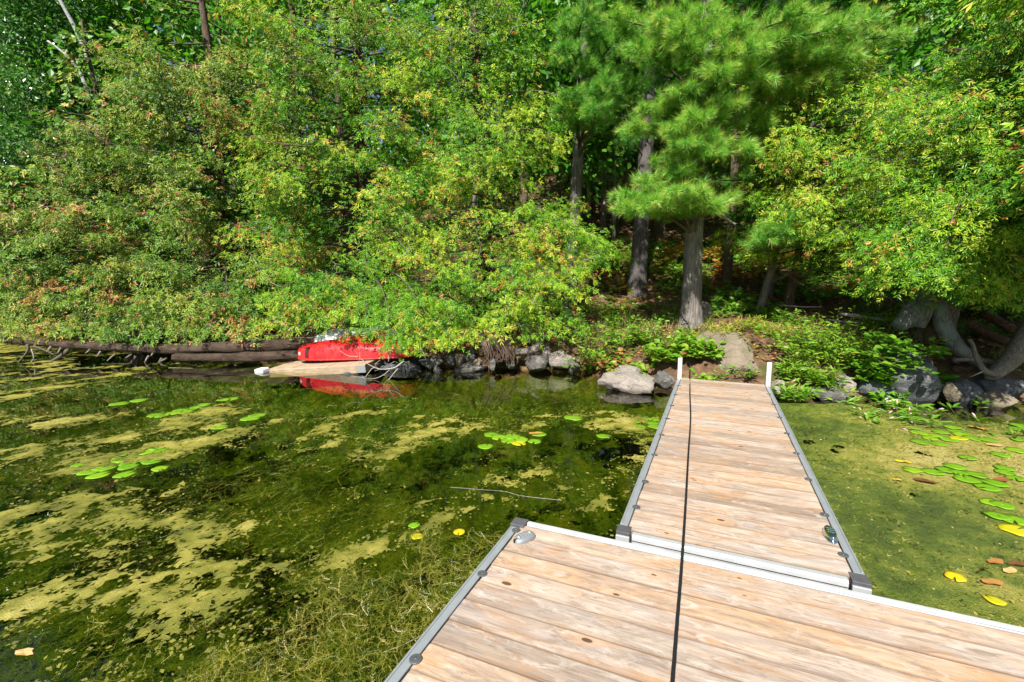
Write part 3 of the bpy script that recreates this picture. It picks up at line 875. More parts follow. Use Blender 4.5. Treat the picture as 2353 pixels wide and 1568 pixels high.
    for i in range(twigs):
        j = rng.integers(len(SP)); q = SP[j][rng.integers(len(SP[j]))]
        d = norm(np.array((rng.normal(0, .7), -abs(rng.normal(0, .6)), rng.normal(-.05, .45))))
        c = crooked(q, d, rng.uniform(0.2, 0.6), 6, 0.30, rng)
        V, Q, T = tube(c, np.linspace(0.0075, 0.0025, len(c)), 3, 0, False); tw.add(V, Q)
        for b in range(rng.integers(1, 4)):
            a = c[rng.integers(2, len(c))]
            c2_ = crooked(a, d + rng.normal(0, .7, 3), rng.uniform(0.1, 0.25), 4, 0.35, rng)
            V, Q, T = tube(c2_, np.linspace(0.0045, 0.002, len(c2_)), 3, 0, False); tw.add(V, Q)
    P, D, N, S, t, hi = (np.concatenate(a) for a in (SP, SD, SN, SS, ST, HI))
    zm = zmin(P[:, 0] + base[0]) if callable(zmin) else zmin
    ok = (P[:, 2] + base[2]) > zm + rng.normal(0, .06, len(P))
    lo = ok & ~hi; hi = ok & hi
    A = Acc()
    V, T, tt = scatter(tpl, P[lo], D[lo], N[lo], S[lo], t[lo], rng, .05, .13); A.add(V, None, T, tt)
    if hi.any():
        V, T, tt = scatter(TPL_LITE, P[hi], D[hi], N[hi], S[hi], t[hi]); A.add(V, None, T, tt)
    obj("crown", A.mesh("crown", mat), root)
    w_ = obj("branches", br.mesh("branches", M_DARKTWIG, True), root); w_["kind"] = "stuff"
    if twigs:
        w_ = obj("dead_twigs", tw.mesh("dead_twigs", M_TWIG, True), root); w_["kind"] = "stuff"
    return root, int(ok.sum())

COUNT = {}
def C(label, base, *a, **k):
    r, n = cedar_tree(label, (base[0], base[1], gz(*base)), *a, **k)
    COUNT[label[:30]] = n
    return r

# left mass of cedars
C("tall olive-green cedar with rusty tips rising behind the fallen trunk", (-8.0, 13.3), 13.0, (-0.2, -1.0), 3.0, 0.9, 140, M_CEDAR_OLIVE, 11, twigs=50, rust=0.045, zmin=.40, tpl=TPL_MID, ends=[at(*q) for q in ((230, 752, 10.9), (300, 740, 10.7), (370, 758, 10.8), (450, 752, 10.8), (520, 748, 10.7), (560, 770, 10.8), (600, 700, 10.6), (260, 765, 10.3), (340, 768, 10.25), (480, 768, 10.1), (420, 760, 10.2), (560, 765, 10.1), (610, 640, 10.6), (420, 700, 10.5), (330, 690, 10.6), (520, 690, 10.5))])
C("olive cedar beside the pale-stemmed birch at the edge of the picture", (-11.6, 14.2), 8.3, (0.3, -0.8), 3.1, 0.9, 115, M_CEDAR_OLIVE, 12, twigs=36, rust=0.065, zvis=6.2, taper=.55, zmin=.40, tpl=TPL_MID, ends=[at(*q) for q in ((-30, 720, 10.9), (30, 745, 11), (20, 758, 10.6), (110, 762, 10.5), (180, 765, 10.4), (90, 750, 10.9), (150, 755, 11), (200, 745, 10.9), (60, 690, 10.8), (130, 700, 10.8), (-60, 670, 11), (10, 640, 10.8), (-20, 590, 11), (60, 560, 11), (-60, 520, 11.3), (120, 500, 11.2))])
# bright cedars in the middle
C("bright yellow-green cedar rooted among the shore rocks by the pines", (-0.5, 11.0), 11.5, (-0.1, -0.9), 2.5, 0.9, 138, M_CEDAR, 21, twigs=60, tint0=0.47, rust=0.04, taper=.42, spray=.112, ends=[at(*q) for q in ((1010, 775, 8.9), (1080, 770, 8.8), (1150, 760, 8.8), (1220, 768, 8.8), (1290, 750, 8.8), (1345, 745, 8.9), (1330, 680, 8.8), (1400, 600, 8.9), (1430, 580, 9.0), (1380, 560, 9.0), (1340, 620, 8.8), (1350, 250, 9.6), (1290, 330, 9.2), (1330, 530, 9.0), (1270, 640, 8.7), (1000, 560, 9.0), (1060, 500, 9.0), (1020, 440, 9.2), (980, 370, 9.3), (1010, 300, 9.4), (1060, 380, 9.2), (990, 230, 9.5), (1010, 150, 9.5), (980, 90, 9.6), (1100, 600, 8.8), (1240, 60, 9.6), (1200, 130, 9.4), (1180, 20, 9.6), (1200, 690, 8.6), (1260, 560, 8.8))])
C("bright cedar drooping low over the red boat", (-3.5, 11.7), 12.0, (0.0, -1.0), 2.75, 0.8, 145, M_CEDAR, 22, twigs=60, zmin=lambda x: np.where(x < -5.0, .55, np.where(x < -3.4, .88 + .10 * np.sin(x * 9), np.where(x < -2.75, .62, .48))), tint0=0.45, rust=0.04, taper=.12, spray=.112, ends=[at(*q) for q in ((610, 752, 9.2), (660, 768, 9.1), (720, 760, 9.0), (790, 740, 8.9), (905, 788, 8.5), (950, 800, 8.55), (990, 790, 8.6), (1040, 780, 8.7), (840, 745, 8.7), (760, 720, 8.8), (930, 500, 9.1), (950, 600, 8.9), (960, 330, 9.4), (940, 420, 9.2), (940, 200, 9.5), (930, 60, 9.7), (680, 700, 8.9), (610, 690, 9.3), (600, 620, 9.5), (900, 740, 8.6), (980, 720, 8.6))])
C("small olive cedar at the far left edge low over the water", (-14.6, 15.6), 5.5, (0.2, -0.8), 2.6, 0.9, 70, M_CEDAR_OLIVE, 14, twigs=10, tpl=TPL_LITE, spray=.17, zvis=5, zmin=.4)
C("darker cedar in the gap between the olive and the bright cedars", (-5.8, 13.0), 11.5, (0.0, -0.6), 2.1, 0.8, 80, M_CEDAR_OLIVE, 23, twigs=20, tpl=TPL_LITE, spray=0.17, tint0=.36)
# right
RND = lambda k: math.sqrt(max(.02, 1 - (abs(k - .35) / .68) ** 2.2)) if k > .35 else .8 + .2 * k / .35
C("leafy cedar growing out of the twisted silvery stump on the bank", (7.5, 8.2), 4.7, (0.2, -0.7), 2.35, 1.75, 128, M_CEDAR, 31, twigs=26, tint0=0.42, rust=0.025, spray=.10, tr=0.20, face=(-0.45, -1), trunk_mat=M_ROOT, zmin=1.5, env=RND, zvis=9, taper=.3, ends=[np.array(q) for q in ((6.2, 5.2, 2.5), (6.7, 5.0, 2.9), (7.3, 5.1, 2.7), (6.4, 4.7, 3.3), (7.0, 4.6, 3.2), (7.8, 5.0, 3.0), (6.1, 5.6, 2.9), (7.6, 4.6, 3.6), (6.8, 5.5, 2.3))] + [at(*q) for q in ((2010, 640, 6.9), (2060, 630, 6.6), (2120, 630, 6.4), (2190, 640, 6.3), (2260, 665, 6.2), (2330, 685, 6.1), (2380, 670, 6.0), (2250, 650, 6.0), (2340, 640, 5.9), (2150, 620, 6.1), (2290, 560, 5.9), (2090, 600, 6.3), (2040, 560, 6.5), (2180, 520, 6.1), (1990, 590, 6.9))])
C("pale-tipped cedar standing behind the leafy bank right of the walkway", (6.1, 10.3), 5.0, (-0.1, -0.6), 2.05, 2.1, 130, M_CEDAR, 32, twigs=26, tint0=0.52, rust=0.035, spray=.11, zmin=2.15, tr=.085, env=RND, zvis=9, face=(-.2, -1), ends=[at(*q) for q in ((1860, 500, 9.0), (1880, 540, 8.9), (1930, 590, 8.8), (1780, 300, 8.9), (1960, 560, 8.6), (1930, 480, 8.5), (1880, 540, 8.6), (1990, 200, 8.6), (1900, 230, 8.7))])
C("overhanging cedar whose boughs reach in at the right edge above the rocks", (9.3, 7.2), 6.5, (-.7, -1.5), 2.9, 2.3, 64, M_CEDAR, 34, twigs=4, tpl=TPL_LITE, spray=.15, tint0=.42, rust=.02, zmin=2.05, zvis=7.5, face=(-.9, -.5), ends=[np.array(q) for q in ((5.3, 4.5, 2.9), (5.6, 4.6, 2.6), (6.0, 4.8, 2.5), (5.4, 4.2, 3.3), (5.8, 4.2, 3.1), (6.2, 4.6, 2.8), (6.6, 4.8, 2.5), (5.9, 4.4, 3.5), (6.4, 4.3, 3.3))])
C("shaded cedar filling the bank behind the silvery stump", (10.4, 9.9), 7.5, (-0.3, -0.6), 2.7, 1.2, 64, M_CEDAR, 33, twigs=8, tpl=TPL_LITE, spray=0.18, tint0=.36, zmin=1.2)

# ------------------------------------------------------------------ pines
def needle_template(n=30, seed=3, spread=1.1, wd=0.022):
    rng = np.random.default_rng(seed)
    V = []; T = []; tt = []
    for i in range(n):
        x0 = rng.uniform(-0.45, 0.1)
        a = rng.uniform(0, 2 * math.pi); th = rng.uniform(0.2, spread)
        d = np.array((math.cos(th), math.sin(th) * math.cos(a), math.sin(th) * math.sin(a)))
        L = rng.uniform(0.75, 1.1)
        s = norm(np.cross(d, rng.normal(0, 1, 3)))
        b = len(V); o_ = np.array((x0, 0, 0))
        V += [o_ + s * wd * .7, o_ - s * wd * .7, o_ + d * L * .6 + s * wd, o_ + d * L]
        T += [(b, b + 1, b + 2), (b + 2, b + 1, b + 3)] if False else [(b, b + 1, b + 3)]
        q = rng.normal(0, .12)
        tt += [q - .22, q - .22, q, q + .16]
    return np.array(V), np.array(T), np.array(tt)
TPL_TUFT = needle_template(34, 3, 1.15, .026)
TPL_TUFT_LITE = needle_template(10, 5, 1.3, .07)

def pine_tree(label, base, height, tr, limbs, seed, extra=0, ex_lo=0.5, tint0=0.4, lean=(0, 0), group=None, needle=0.14, flare=0.5, bark=None, reach=2.4, cat="tree", face=(0, -1)):
    """limbs: list of (end point, droop, density); further limbs fill the crown above."""
    rng = np.random.default_rng(seed)
    base = np.asarray(base, float)
    root = thing("pine_tree", label, cat, base, group)
    hs = np.linspace(0, 1, 60) ** 1.3
    path = np.stack([lean[0] * hs + 0.03 * np.sin(hs * 9 + seed), lean[1] * hs + 0.03 * np.cos(hs * 7 + seed), height * hs], 1)
    path[:, :2] -= path[0, :2]; path[0, 2] = -0.3
    rad = tr * (1 - 0.8 * hs) + flare * tr * np.exp(-hs * height / 0.30)
    V, Q, T = tube(path, rad, 28, 0.13, True, seed, 4.0)
    obj("trunk", mesh_np("trunk", V, Q, bark or M_PINEBARK, None, True, T), root)
    br = Acc(); PP, DD, SS_, TT_ = [], [], [], []
    ends = [(np.asarray(e, float) - base, dr, dn) for (e, dr, dn) in limbs]
    for i in range(extra):
        h = ex_lo + (0.97 - ex_lo) * (i + rng.random()) / extra
        a = rng.normal(0, 1, 2)
        if rng.random() < 0.5: a = a * .8 + np.asarray(face)
        a /= np.linalg.norm(a)
        L = reach * (1 - ((h - ex_lo) / (1.05 - ex_lo)) ** 1.5) * rng.uniform(0.7, 1.1)
        p = np.array([np.interp(h, hs, path[:, k]) for k in range(3)])
        ends.append((p + np.array((a[0] * L, a[1] * L, rng.uniform(-.1, .5))), 0.1, 1.0))
    for (e, dr, dn) in ends:
        hz = e[2] - 0.18 * np.linalg.norm(e[:2]) + rng.normal(0, .1)
        h = np.clip(hz / height, 0.05, 0.98)
        p0 = np.array([np.interp(h, hs, path[:, k]) for k in range(3)])
        mid = (p0 + e) / 2 + np.array((rng.normal(0, .1), rng.normal(0, .1), 0.12 + dr))
        c = spline([p0, mid, e], 14)
        L = np.linalg.norm(e - p0)
        V, Q, T = tube(c, np.linspace(0.012 + 0.011 * L, 0.006, 14), 5, 0, False); br.add(V, Q, None)
        tan = norm(np.gradient(c, axis=0))
        nside = int(9 + 9.5 * L * dn)
        for k in range(nside):
            s = 0.30 + 0.70 * rng.random() ** 0.7
            q = np.array([np.interp(s * 13, np.arange(14), c[:, j]) for j in range(3)])
            tg = tan[min(13, int(s * 13))]
            sd = norm(np.cross(tg, (0, 0, 1.0))) * (1 if k % 2 else -1)
            d = norm(tg * rng.uniform(0.4, 1.0) + sd * rng.uniform(0.3, 1.0) + np.array((0, 0, rng.normal(0.10, 0.22))))
            l2 = (0.16 + 0.50 * (1 - s)) * rng.uniform(0.7, 1.2) * min(1.3, 0.5 + 0.35 * L)
            nt = 1 + int(l2 / 0.085)
            q2 = q + d * l2
            V, Q, T = tube(np.array([q, (q + q2) / 2 + rng.normal(0, .015, 3), q2]), (0.006, 0.005, 0.003), 3, 0, False); br.add(V, Q, None)
            for j in range(nt):
                u = (j + 1) / nt
                PP.append(q + d * l2 * u + rng.normal(0, .03, 3)); DD.append(norm(d + rng.normal(0, .4, 3) + np.array((0, 0, .15))))
                SS_.append(needle * rng.uniform(0.75, 1.2)); TT_.append(tint0 + rng.normal(0, .13) + (0.4 if rng.random() < .04 else 0))
        PP.append(e); DD.append(tan[-1]); SS_.append(needle); TT_.append(tint0)
    P, D, S, t = np.array(PP), np.array(DD), np.array(SS_), np.clip(np.array(TT_), 0, 1)
    N = rng.normal(0, 1, P.shape)
    hi = (P[:, 2] + base[2]) > 1.8 + 0.62 * (P[:, 1] + base[1])        # above the visible part: coarser tufts
    for tp, msk, nm in ((TPL_TUFT, ~hi, "crown"), (TPL_TUFT_LITE, hi, "upper_crown")):
        if msk.sum() == 0: continue
        V, T, tt = scatter(tp, P[msk], D[msk], N[msk], S[msk] * (1.0 if nm == "crown" else 1.25), t[msk])
        obj(nm, mesh_np(nm, V, T, M_PINE, tt), root)
    if br.V: obj("branches", br.mesh("branches", M_DARKTWIG, True), root)["kind"] = "stuff"
    COUNT[label[:30]] = len(P)
    return root

def LB(lst):
    return [(at(px, py, Y), dr, dn) for (px, py, Y, dr, dn) in lst]
tp = np.array((TP[0], TP[1], TP[2]))
pine_main = pine_tree("thick grey pine trunk at the end of the walkway with rope and chain around it", tp, 13.0, 0.19, LB([
    (1430, 455, 8.3, 0.05, 1.5), (1520, 470, 8.0, 0.05, 1.5), (1600, 445, 7.9, 0.05, 1.6), (1480, 415, 8.6, .05, 1.3), (1660, 465, 8.5, 0, 1.2),
    (1560, 395, 8.2, 0.1, 1.3), (1640, 350, 8.0, 0.1, 1.3), (1570, 330, 7.9, 0.1, 1.4), (1720, 345, 8.4, 0.1, 1.4), (1500, 370, 9.0, .05, 1.2),
    (1480, 250, 8.6, 0.1, 1.4), (1560, 210, 8.2, 0.1, 1.3), (1680, 240, 8.2, 0.1, 1.4), (1760, 180, 8.2, 0.1, 1.4), (1650, 160, 7.8, .1, 1.4),
    (1580, 110, 8.0, 0.1, 1.3), (1460, 110, 8.4, 0.1, 1.4), (1800, 90, 8.0, 0.1, 1.5), (1880, 120, 8.2, 0.1, 1.5), (1700, 60, 8.0, 0.1, 1.4), (1940, 60, 8.0, 0.1, 1.4),
    (1850, 30, 7.8, .1, 1.4), (2020, 40, 8.3, .1, 1.4), (1520, 40, 8.2, 0.1, 1.4), (1620, 20, 8.0, 0.1, 1.4), (1400, 40, 8.8, .1, 1.3), (1760, 280, 8.8, .1, 1.2), (1840, 210, 8.7, .1, 1.2), (1440, 480, 8.0, .05, 1.4), (1560, 440, 7.7, .05, 1.4), (1640, 470, 7.9, .05, 1.2), (1540, 300, 8.0, .1, 1.3), (1440, 300, 8.6, .1, 1.2), (1600, 270, 7.9, .1, 1.3), (1740, 110, 7.8, .1, 1.4), (1960, 130, 8.3, .1, 1.3), (2080, 80, 8.4, .1, 1.3), (1900, 190, 8.5, .1, 1.2), (1560, 70, 7.9, .1, 1.3)]),
    41, extra=18, ex_lo=0.56, tint0=0.66, needle=0.165)
pine_tree("straight brown-grey pine trunk half hidden behind the bright cedar", np.append(at(1309, 690, 11.2)[:2], gz(*at(1309, 690, 11.2)[:2]) - 0.05), 13.0, 0.165, LB([
    (1330, 270, 9.8, 0.05, 1.6), (1400, 235, 9.6, 0.1, 1.5), (1290, 250, 10.0, .05, 1.3), (1420, 160, 9.4, 0.1, 1.5), (1350, 150, 9.8, .1, 1.4), (1470, 190, 9.6, .1, 1.4),
    (1310, 215, 9.2, .05, 1.5), (1370, 250, 9.0, .05, 1.6), (1400, 190, 9.0, .1, 1.5), (1300, 110, 9.4, .1, 1.4), (1350, 20, 9.3, .1, 1.4), (1440, 70, 9.2, .1, 1.4), (1300, 60, 10.0, 0.1, 1.3), (1370, 80, 9.6, 0.1, 1.3), (1280, 140, 10.2, .1, 1.0)]), 42, extra=13, ex_lo=0.58, tint0=0.48, lean=(0.35, 0))
pine_tree("big dark pine trunk with flared foot to the left of the rope tree", np.append(at(1462, 690, 12.4)[:2], at(1462, 690, 12.4)[2] - .08), 14.0, 0.225, LB([
    (1430, 330, 11.5, .1, 1.2), (1530, 300, 11.5, .1, 1.2), (1460, 200, 11.4, .1, 1.2), (1600, 260, 11.6, .1, 1.2)]), 43, extra=30, ex_lo=0.42, tint0=0.26, lean=(0.22, 0), flare=0.9, reach=3.0, bark=M_SHADEBARK)
pine_tree("slim reddish-brown trunk right behind the rope tree", np.append(at(1666, 702, 12.0)[:2], at(1666, 702, 12.0)[2] - .1), 12.0, 0.115, LB([
    (1720, 420, 10.8, 0, 1.2), (1700, 500, 11.0, 0, .8)]), 44, extra=20, ex_lo=0.42, tint0=0.25, bark=M_CEDARBARK, flare=0.2)
pine_tree("young pine whose thin grey trunk leans to one side near the bare earth", at(1736, 742, 10.2), 6.0, 0.085, LB([
    (1790, 525, 8.4, 0.05, 1.8), (1830, 535, 8.5, 0, 1.6), (1760, 550, 8.5, .05, 1.5), (1810, 500, 8.4, .05, 1.5), (1750, 470, 9.4, .1, 1.2), (1830, 430, 9.4, .1, 1.2), (1790, 385, 9.2, .1, 1.4), (1700, 400, 9.2, .05, 1.2), (1870, 380, 9.6, .1, 1.2), (1800, 470, 9.6, 0.05, 1.2), (1880, 450, 9.8, 0.0, 1.2), (1950, 610, 9.2, 0.0, 1.1)]), 45, extra=10, ex_lo=0.6, tint0=0.55, lean=(1.45, 0.2), flare=0.2, reach=1.4)
pine_tree("short grey trunk rising beside the leaning young pine", at(1766, 706, 11.6), 9.0, 0.10, LB([(1800, 420, 10.8, .1, 1.2)]), 46, extra=14, ex_lo=0.45, tint0=0.25, lean=(0.2, 0), flare=0.2)
pine_tree("thin far trunk standing in the shade between the two big pines", at(1515, 590, 16.5), 14.0, 0.17, [], 47, extra=16, ex_lo=0.45, tint0=0.15, lean=(0.1, 0))

# broken bough on the main pine and a chain round its foot
b0 = at(1608, 463, 9.4); b1 = at(1690, 516, 8.9)
V, Q, T = tube(spline([b0, at(1640, 482, 9.2), at(1665, 500, 9.05), b1], 12) - tp, np.linspace(0.03, 0.018, 12), 7, 0.2, True, 5)
obj("broken_bough", mesh_np("broken_bough", V, Q, M_TWIG, None, True, T), pine_main)

def chain_links(path, r=0.016, wire=0.0042):
    A = Acc(); tan = norm(np.gradient(path, axis=0))
    for i, p in enumerate(path):
        t = tan[i]; s = norm(np.cross(t, (0.3, 0.2, 1.0)))
        if i % 2: s = np.cross(t, s)
        a = np.linspace(0, 2 * np.pi, 12, endpoint=False)
        loop = p + np.outer(np.cos(a) * r * 1.5, t) + np.outer(np.sin(a) * r, s)
        loop = np.concatenate([loop, loop[:1]])
        V, Q, T = tube(loop, wire, 5, 0, False); A.add(V, Q)
    return A
def trunk_ring(z0, z1, tilt, a0, a1, n, r):
    a = np.linspace(a0, a1, n)
    return np.stack([TP[0] + np.cos(a) * r, TP[1] + np.sin(a) * r, z0 + (z1 - z0) * (a - a0) / (a1 - a0) + tilt * np.cos(a)], 1)
ring = trunk_ring(TP[2] + 0.34, TP[2] + 0.34, -0.06, 0, 2 * np.pi, 40, 0.225); ring[:, 2] -= 0.16 * np.clip(-np.sin(np.linspace(0, 2 * np.pi, 40)), 0, 1)
V, Q, T = tube(ring, 0.011, 6, 0, False)
o = obj("rope_loop", mesh_np("rope_loop", V, Q, M_ROPE, None, True)); tag(o, "black rope loop wrapped around the foot of the pine", "rope")
hang = np.stack([np.full(9, TP[0] - 0.225), np.full(9, TP[1] - 0.10), np.linspace(TP[2] + 0.47, TP[2] + 0.10, 9)], 1)
A = chain_links(hang)
o = obj("steel_chain", A.mesh("steel_chain", M_CHAIN, True)); tag(o, "short steel chain hanging down the side of the rope pine", "chain")

# ------------------------------------------------------------------ broadleaf trees
def leaf_template(kind="oval"):
    if kind == "oval":
        V = [(0, 0, 0), (0.3, 0.20, 0.05), (0.3, -0.20, 0.05), (0.65, 0.17, 0.03), (0.65, -0.17, 0.03), (1.0, 0, -0.10), (0.5, 0, 0.0)]
        T = [(0, 6, 1), (0, 2, 6), (1, 6, 3), (2, 4, 6), (3, 6, 5), (4, 5, 6)]
    elif kind == "round":
        V = [(0, 0, 0), (0.25, 0.34, 0.04), (0.25, -0.34, 0.04), (0.6, 0.34, 0.04), (0.6, -0.34, 0.04), (1.0, 0, -0.12), (0.45, 0, -0.02)]
        T = [(0, 6, 1), (0, 2, 6), (1, 6, 3), (2, 4, 6), (3, 6, 5), (4, 5, 6)]
    elif kind == "maple":
        V = [(0.25, 0, 0), (0, 0.10, 0), (0.05, 0.48, -.03), (0.35, 0.26, .02), (0.6, 0.50, -.04), (0.62, 0.18, .02), (1.0, 0, -.1),
             (0.62, -0.18, .02), (0.6, -0.50, -.04), (0.35, -0.26, .02), (0.05, -0.48, -.03), (0, -0.10, 0)]
        T = [(0, (i % 11) + 1, ((i + 1) % 11) + 1) for i in range(11)]
    elif kind == "blade":
        V = [(0, 0.03, 0), (0, -0.03, 0), (0.5, 0.028, 0.06), (0.5, -0.028, 0.06), (1.0, 0, -0.10)]
        T = [(0, 1, 3), (0, 3, 2), (2, 3, 4)]
    elif kind == "lance":
        V = [(0, 0, 0), (0.35, 0.13, 0.04), (0.35, -0.13, 0.04), (0.4, 0, 0.0), (0.75, 0.085, 0.02), (0.75, -0.085, 0.02), (1.0, 0, -0.10)]
        T = [(0, 3, 1), (0, 2, 3), (1, 3, 4), (2, 5, 3), (3, 6, 4), (3, 5, 6)]
    else:
        V = [(0, 0, 0), (0.5, 0.32, 0.03), (1.0, 0, -0.06), (0.5, -0.32, 0.03)]
        T = [(0, 2, 1), (0, 3, 2)]
    return np.array(V, float), np.array(T), np.zeros(len(V))
LT = {k: leaf_template(k) for k in ("oval", "round", "maple", "blade", "lance", "flat")}

def broad_tree(label, base, height, tr, clumps, nleaf, leaf, mat, seed, tpl="flat", tint0=0.35, tv=0.15, bark=None, group=None, gold=0.02, name="broadleaf_tree", lean=(0, 0), flat=0.75):
    """clumps: (centre relative to base, radius) groups of leaves on limbs."""
    rng = np.random.default_rng(seed)
    base = np.asarray(base, float)
    root = thing(name, label, "tree", base, group)
    hs = np.linspace(0, 1, 16)
    path = np.stack([lean[0] * hs + 0.1 * np.sin(hs * 5 + seed), lean[1] * hs, height * hs], 1); path[:, :2] -= path[0, :2]; path[0, 2] = -.4
    V, Q, T = tube(path, tr * (1 - .8 * hs) + .3 * tr * np.exp(-hs * 20), 10, .12, True, seed)
    obj("trunk", mesh_np("trunk", V, Q, bark or M_PINEBARK, None, True, T), root)
    br = Acc(); P, D, N, t = [], [], [], []
    vol = np.array([r ** 2 for _, r in clumps]); per = (nleaf * vol / vol.sum()).astype(int)
    for (c, r), k in zip(clumps, per):
        c = np.asarray(c, float)
        h = np.clip((c[2] - 0.5 * np.linalg.norm(c[:2])) / height, 0.12, 0.97)
        p0 = np.array([np.interp(h, hs, path[:, j]) for j in range(3)])
        cv = spline([p0, (p0 + c) / 2 + np.array((0, 0, .2)), c], 8)
        V, Q, T = tube(cv, np.linspace(0.3 * tr * (1 - .6 * h) + .01, .012, 8), 5, 0, False); br.add(V, Q)
        for j in range(5):
            e = c + norm(rng.normal(0, 1, 3)) * r * .9
            V, Q, T = tube(np.array([c, (c + e) / 2 + rng.normal(0, .06 * r, 3), e]), (.012, .008, .004), 3, 0, False); br.add(V, Q)
        v = norm(rng.normal(0, 1, (k, 3))) * (rng.random((k, 1)) ** 0.45) * r * np.array((1, 1, flat))
        v *= 0.65 + 0.7 * fbm(v[:, :1] * 2.2 / r + seed, (v[:, 1:2] + v[:, 2:3]) * 2.2 / r, seed, 2)
        P.append(c + v)
        D.append(norm(norm(v) + rng.normal(0, .6, (k, 3)) + np.array((0, 0, -.5))))
        N.append(norm(norm(v) * .4 + np.array((0, -.2, .7)) + rng.normal(0, .5, (k, 3))))
        tk = tint0 + rng.normal(0, .06) + rng.normal(0, tv, k)
        t.append(np.where(rng.random(k) < gold, rng.uniform(.88, 1, k), np.minimum(tk, .85)))
    P, D, N, t = (np.concatenate(a) for a in (P, D, N, t))
    V, T, tt = scatter(LT[tpl], P, D, N, leaf * rng.uniform(.7, 1.25, len(P)), np.clip(t, 0, 1))
    obj("crown", mesh_np("crown", V, T, mat, tt), root)
    obj("branches", br.mesh("branches", bark or M_DARKTWIG, True), root)["kind"] = "stuff"
    return root

def auto_clumps(rng, n, h0, h1, reach, r0, r1):
    out = []
    for i in range(n):
        z = h0 + (h1 - h0) * (i + rng.random()) / n
        k = math.sin(math.pi * min(1, max(0.12, (z - h0) / (h1 - h0) * .85 + .12))) ** .6
        a = rng.uniform(0, 2 * math.pi)
        R = reach * k * rng.uniform(.35, 1)
        out.append(((math.cos(a) * R, math.sin(a) * R, z), rng.uniform(r0, r1)))
    return out

# birch with pale branches, far left
rngb = np.random.default_rng(51)
bb = np.array((-15.6, 16.6, gz(-15.6, 16.6)))
cl = [(at(px, py, Y) - bb, r) for px, py, Y, r in ((30, 60, 14.5, 1.2), (120, 110, 15, 1.1), (60, 200, 14.5, 1.2), (150, 230, 15, 1.0), (30, 330, 14.6, 1.2), (130, 330, 15, 1.0), (60, 430, 14.6, 1.0),
      (10, -40, 14.5, 1.3), (130, 0, 15, 1.2), (200, 60, 16, 1.1), (190, 260, 16, 1.0), (-60, 150, 15, 1.4), (-80, 350, 15, 1.4), (120, 430, 15.5, .9), (220, -40, 16, 1.2), (20, 500, 15.5, 1.0), (60, 580, 15.5, 1.2))]
birch = broad_tree("leafy birch with glossy leaves and bare pale branches at the upper left", bb, 12.0, 0.16, cl, 26000, 0.12, M_BIRCH, 51, "flat", 0.42, .16, M_BIRCHBARK, None, 0.03)
A = Acc()
for pts, r0 in (([(225, 195, 14), (200, 130, 14), (175, 70, 14), (140, 5, 14), (120, -30, 14)], .07), ([(205, 215, 13.8), (180, 160, 13.8), (150, 125, 13.9), (110, 95, 14)], .05)):
    V, Q, T = tube(spline([at(*q) for q in pts], 14) - bb, np.linspace(r0, r0 * .6, 14), 6, .15, True, 3); A.add(V, Q, T)
obj("pale_limbs", A.mesh("pale_limbs", M_BIRCHBARK, True), birch)

# trees farther up the slope
rngf = np.random.default_rng(61)
far = [(-19.5, 21, 15), (-13, 20.5, 15), (-8.5, 21.5, 16), (-1.0, 20, 16), (0.5, 18.5, 15), (2.6, 21.5, 16), (4.6, 18.6, 15), (7.0, 21, 15), (9.5, 17.5, 14), (12.5, 19, 14), (15.5, 15.5, 13), (18.5, 18.5, 14), (11.5, 13.2, 11), (1.9, 15.6, 10), (4.9, 15.9, 9.5), (7.6, 14.2, 9), (-17.8, 18.2, 13), (-13.2, 17.4, 13), (-21.5, 19.5, 13), (-10.5, 18.0, 13), (-6.2, 17.6, 13)]
looks = ["broad dark-green tree far up the slope at the far left of the wood", "dark leafy tree up the slope behind the birch", "leafy tree on the slope behind the tall olive cedar",
         "tree up the slope behind the bright cedars", "shaded tree on the slope behind the straight brown-grey pine", "tall leafy tree high on the slope behind the big dark pine",
         "leafy tree on the slope straight behind the rope tree", "leafy tree high on the slope above the leaning young pine", "mid-green tree on the slope behind the pale-tipped cedar",
         "leafy tree up the slope above the pale-tipped cedar", "deep green tree on the slope above the silvery stump", "far leafy tree at the right end of the slope", "dark green tree right behind the shaded bank cedar",
         "leafy young tree in the shade between straight and flared pine trunks", "leafy young tree in the shade behind the slim reddish trunk", "leafy young tree in the shade behind the pale-tipped cedar",
         "leafy tree at the far left edge behind the birch", "leafy tree directly behind the birch's pale limbs", "outermost leafy tree at the far left behind the water", "leafy tree behind the top of the tall olive cedar", "leafy tree behind the gap between olive and bright cedars"]
for i, ((x, y, h), lb) in enumerate(zip(far, looks)):
    broad_tree(lb, (x, y, gz(x, y)), h, rngf.uniform(.13, .2), auto_clumps(rngf, 22, 2.0 if i not in (4, 13, 14, 15) else 2.9, h + (3.5 if i < 13 else 0), 3.4, .9, 1.8), 6500, 0.235, M_BROAD, 100 + i, "flat", 0.36, .17, M_CEDARBARK, "trees up the slope behind the shore", 0.02)
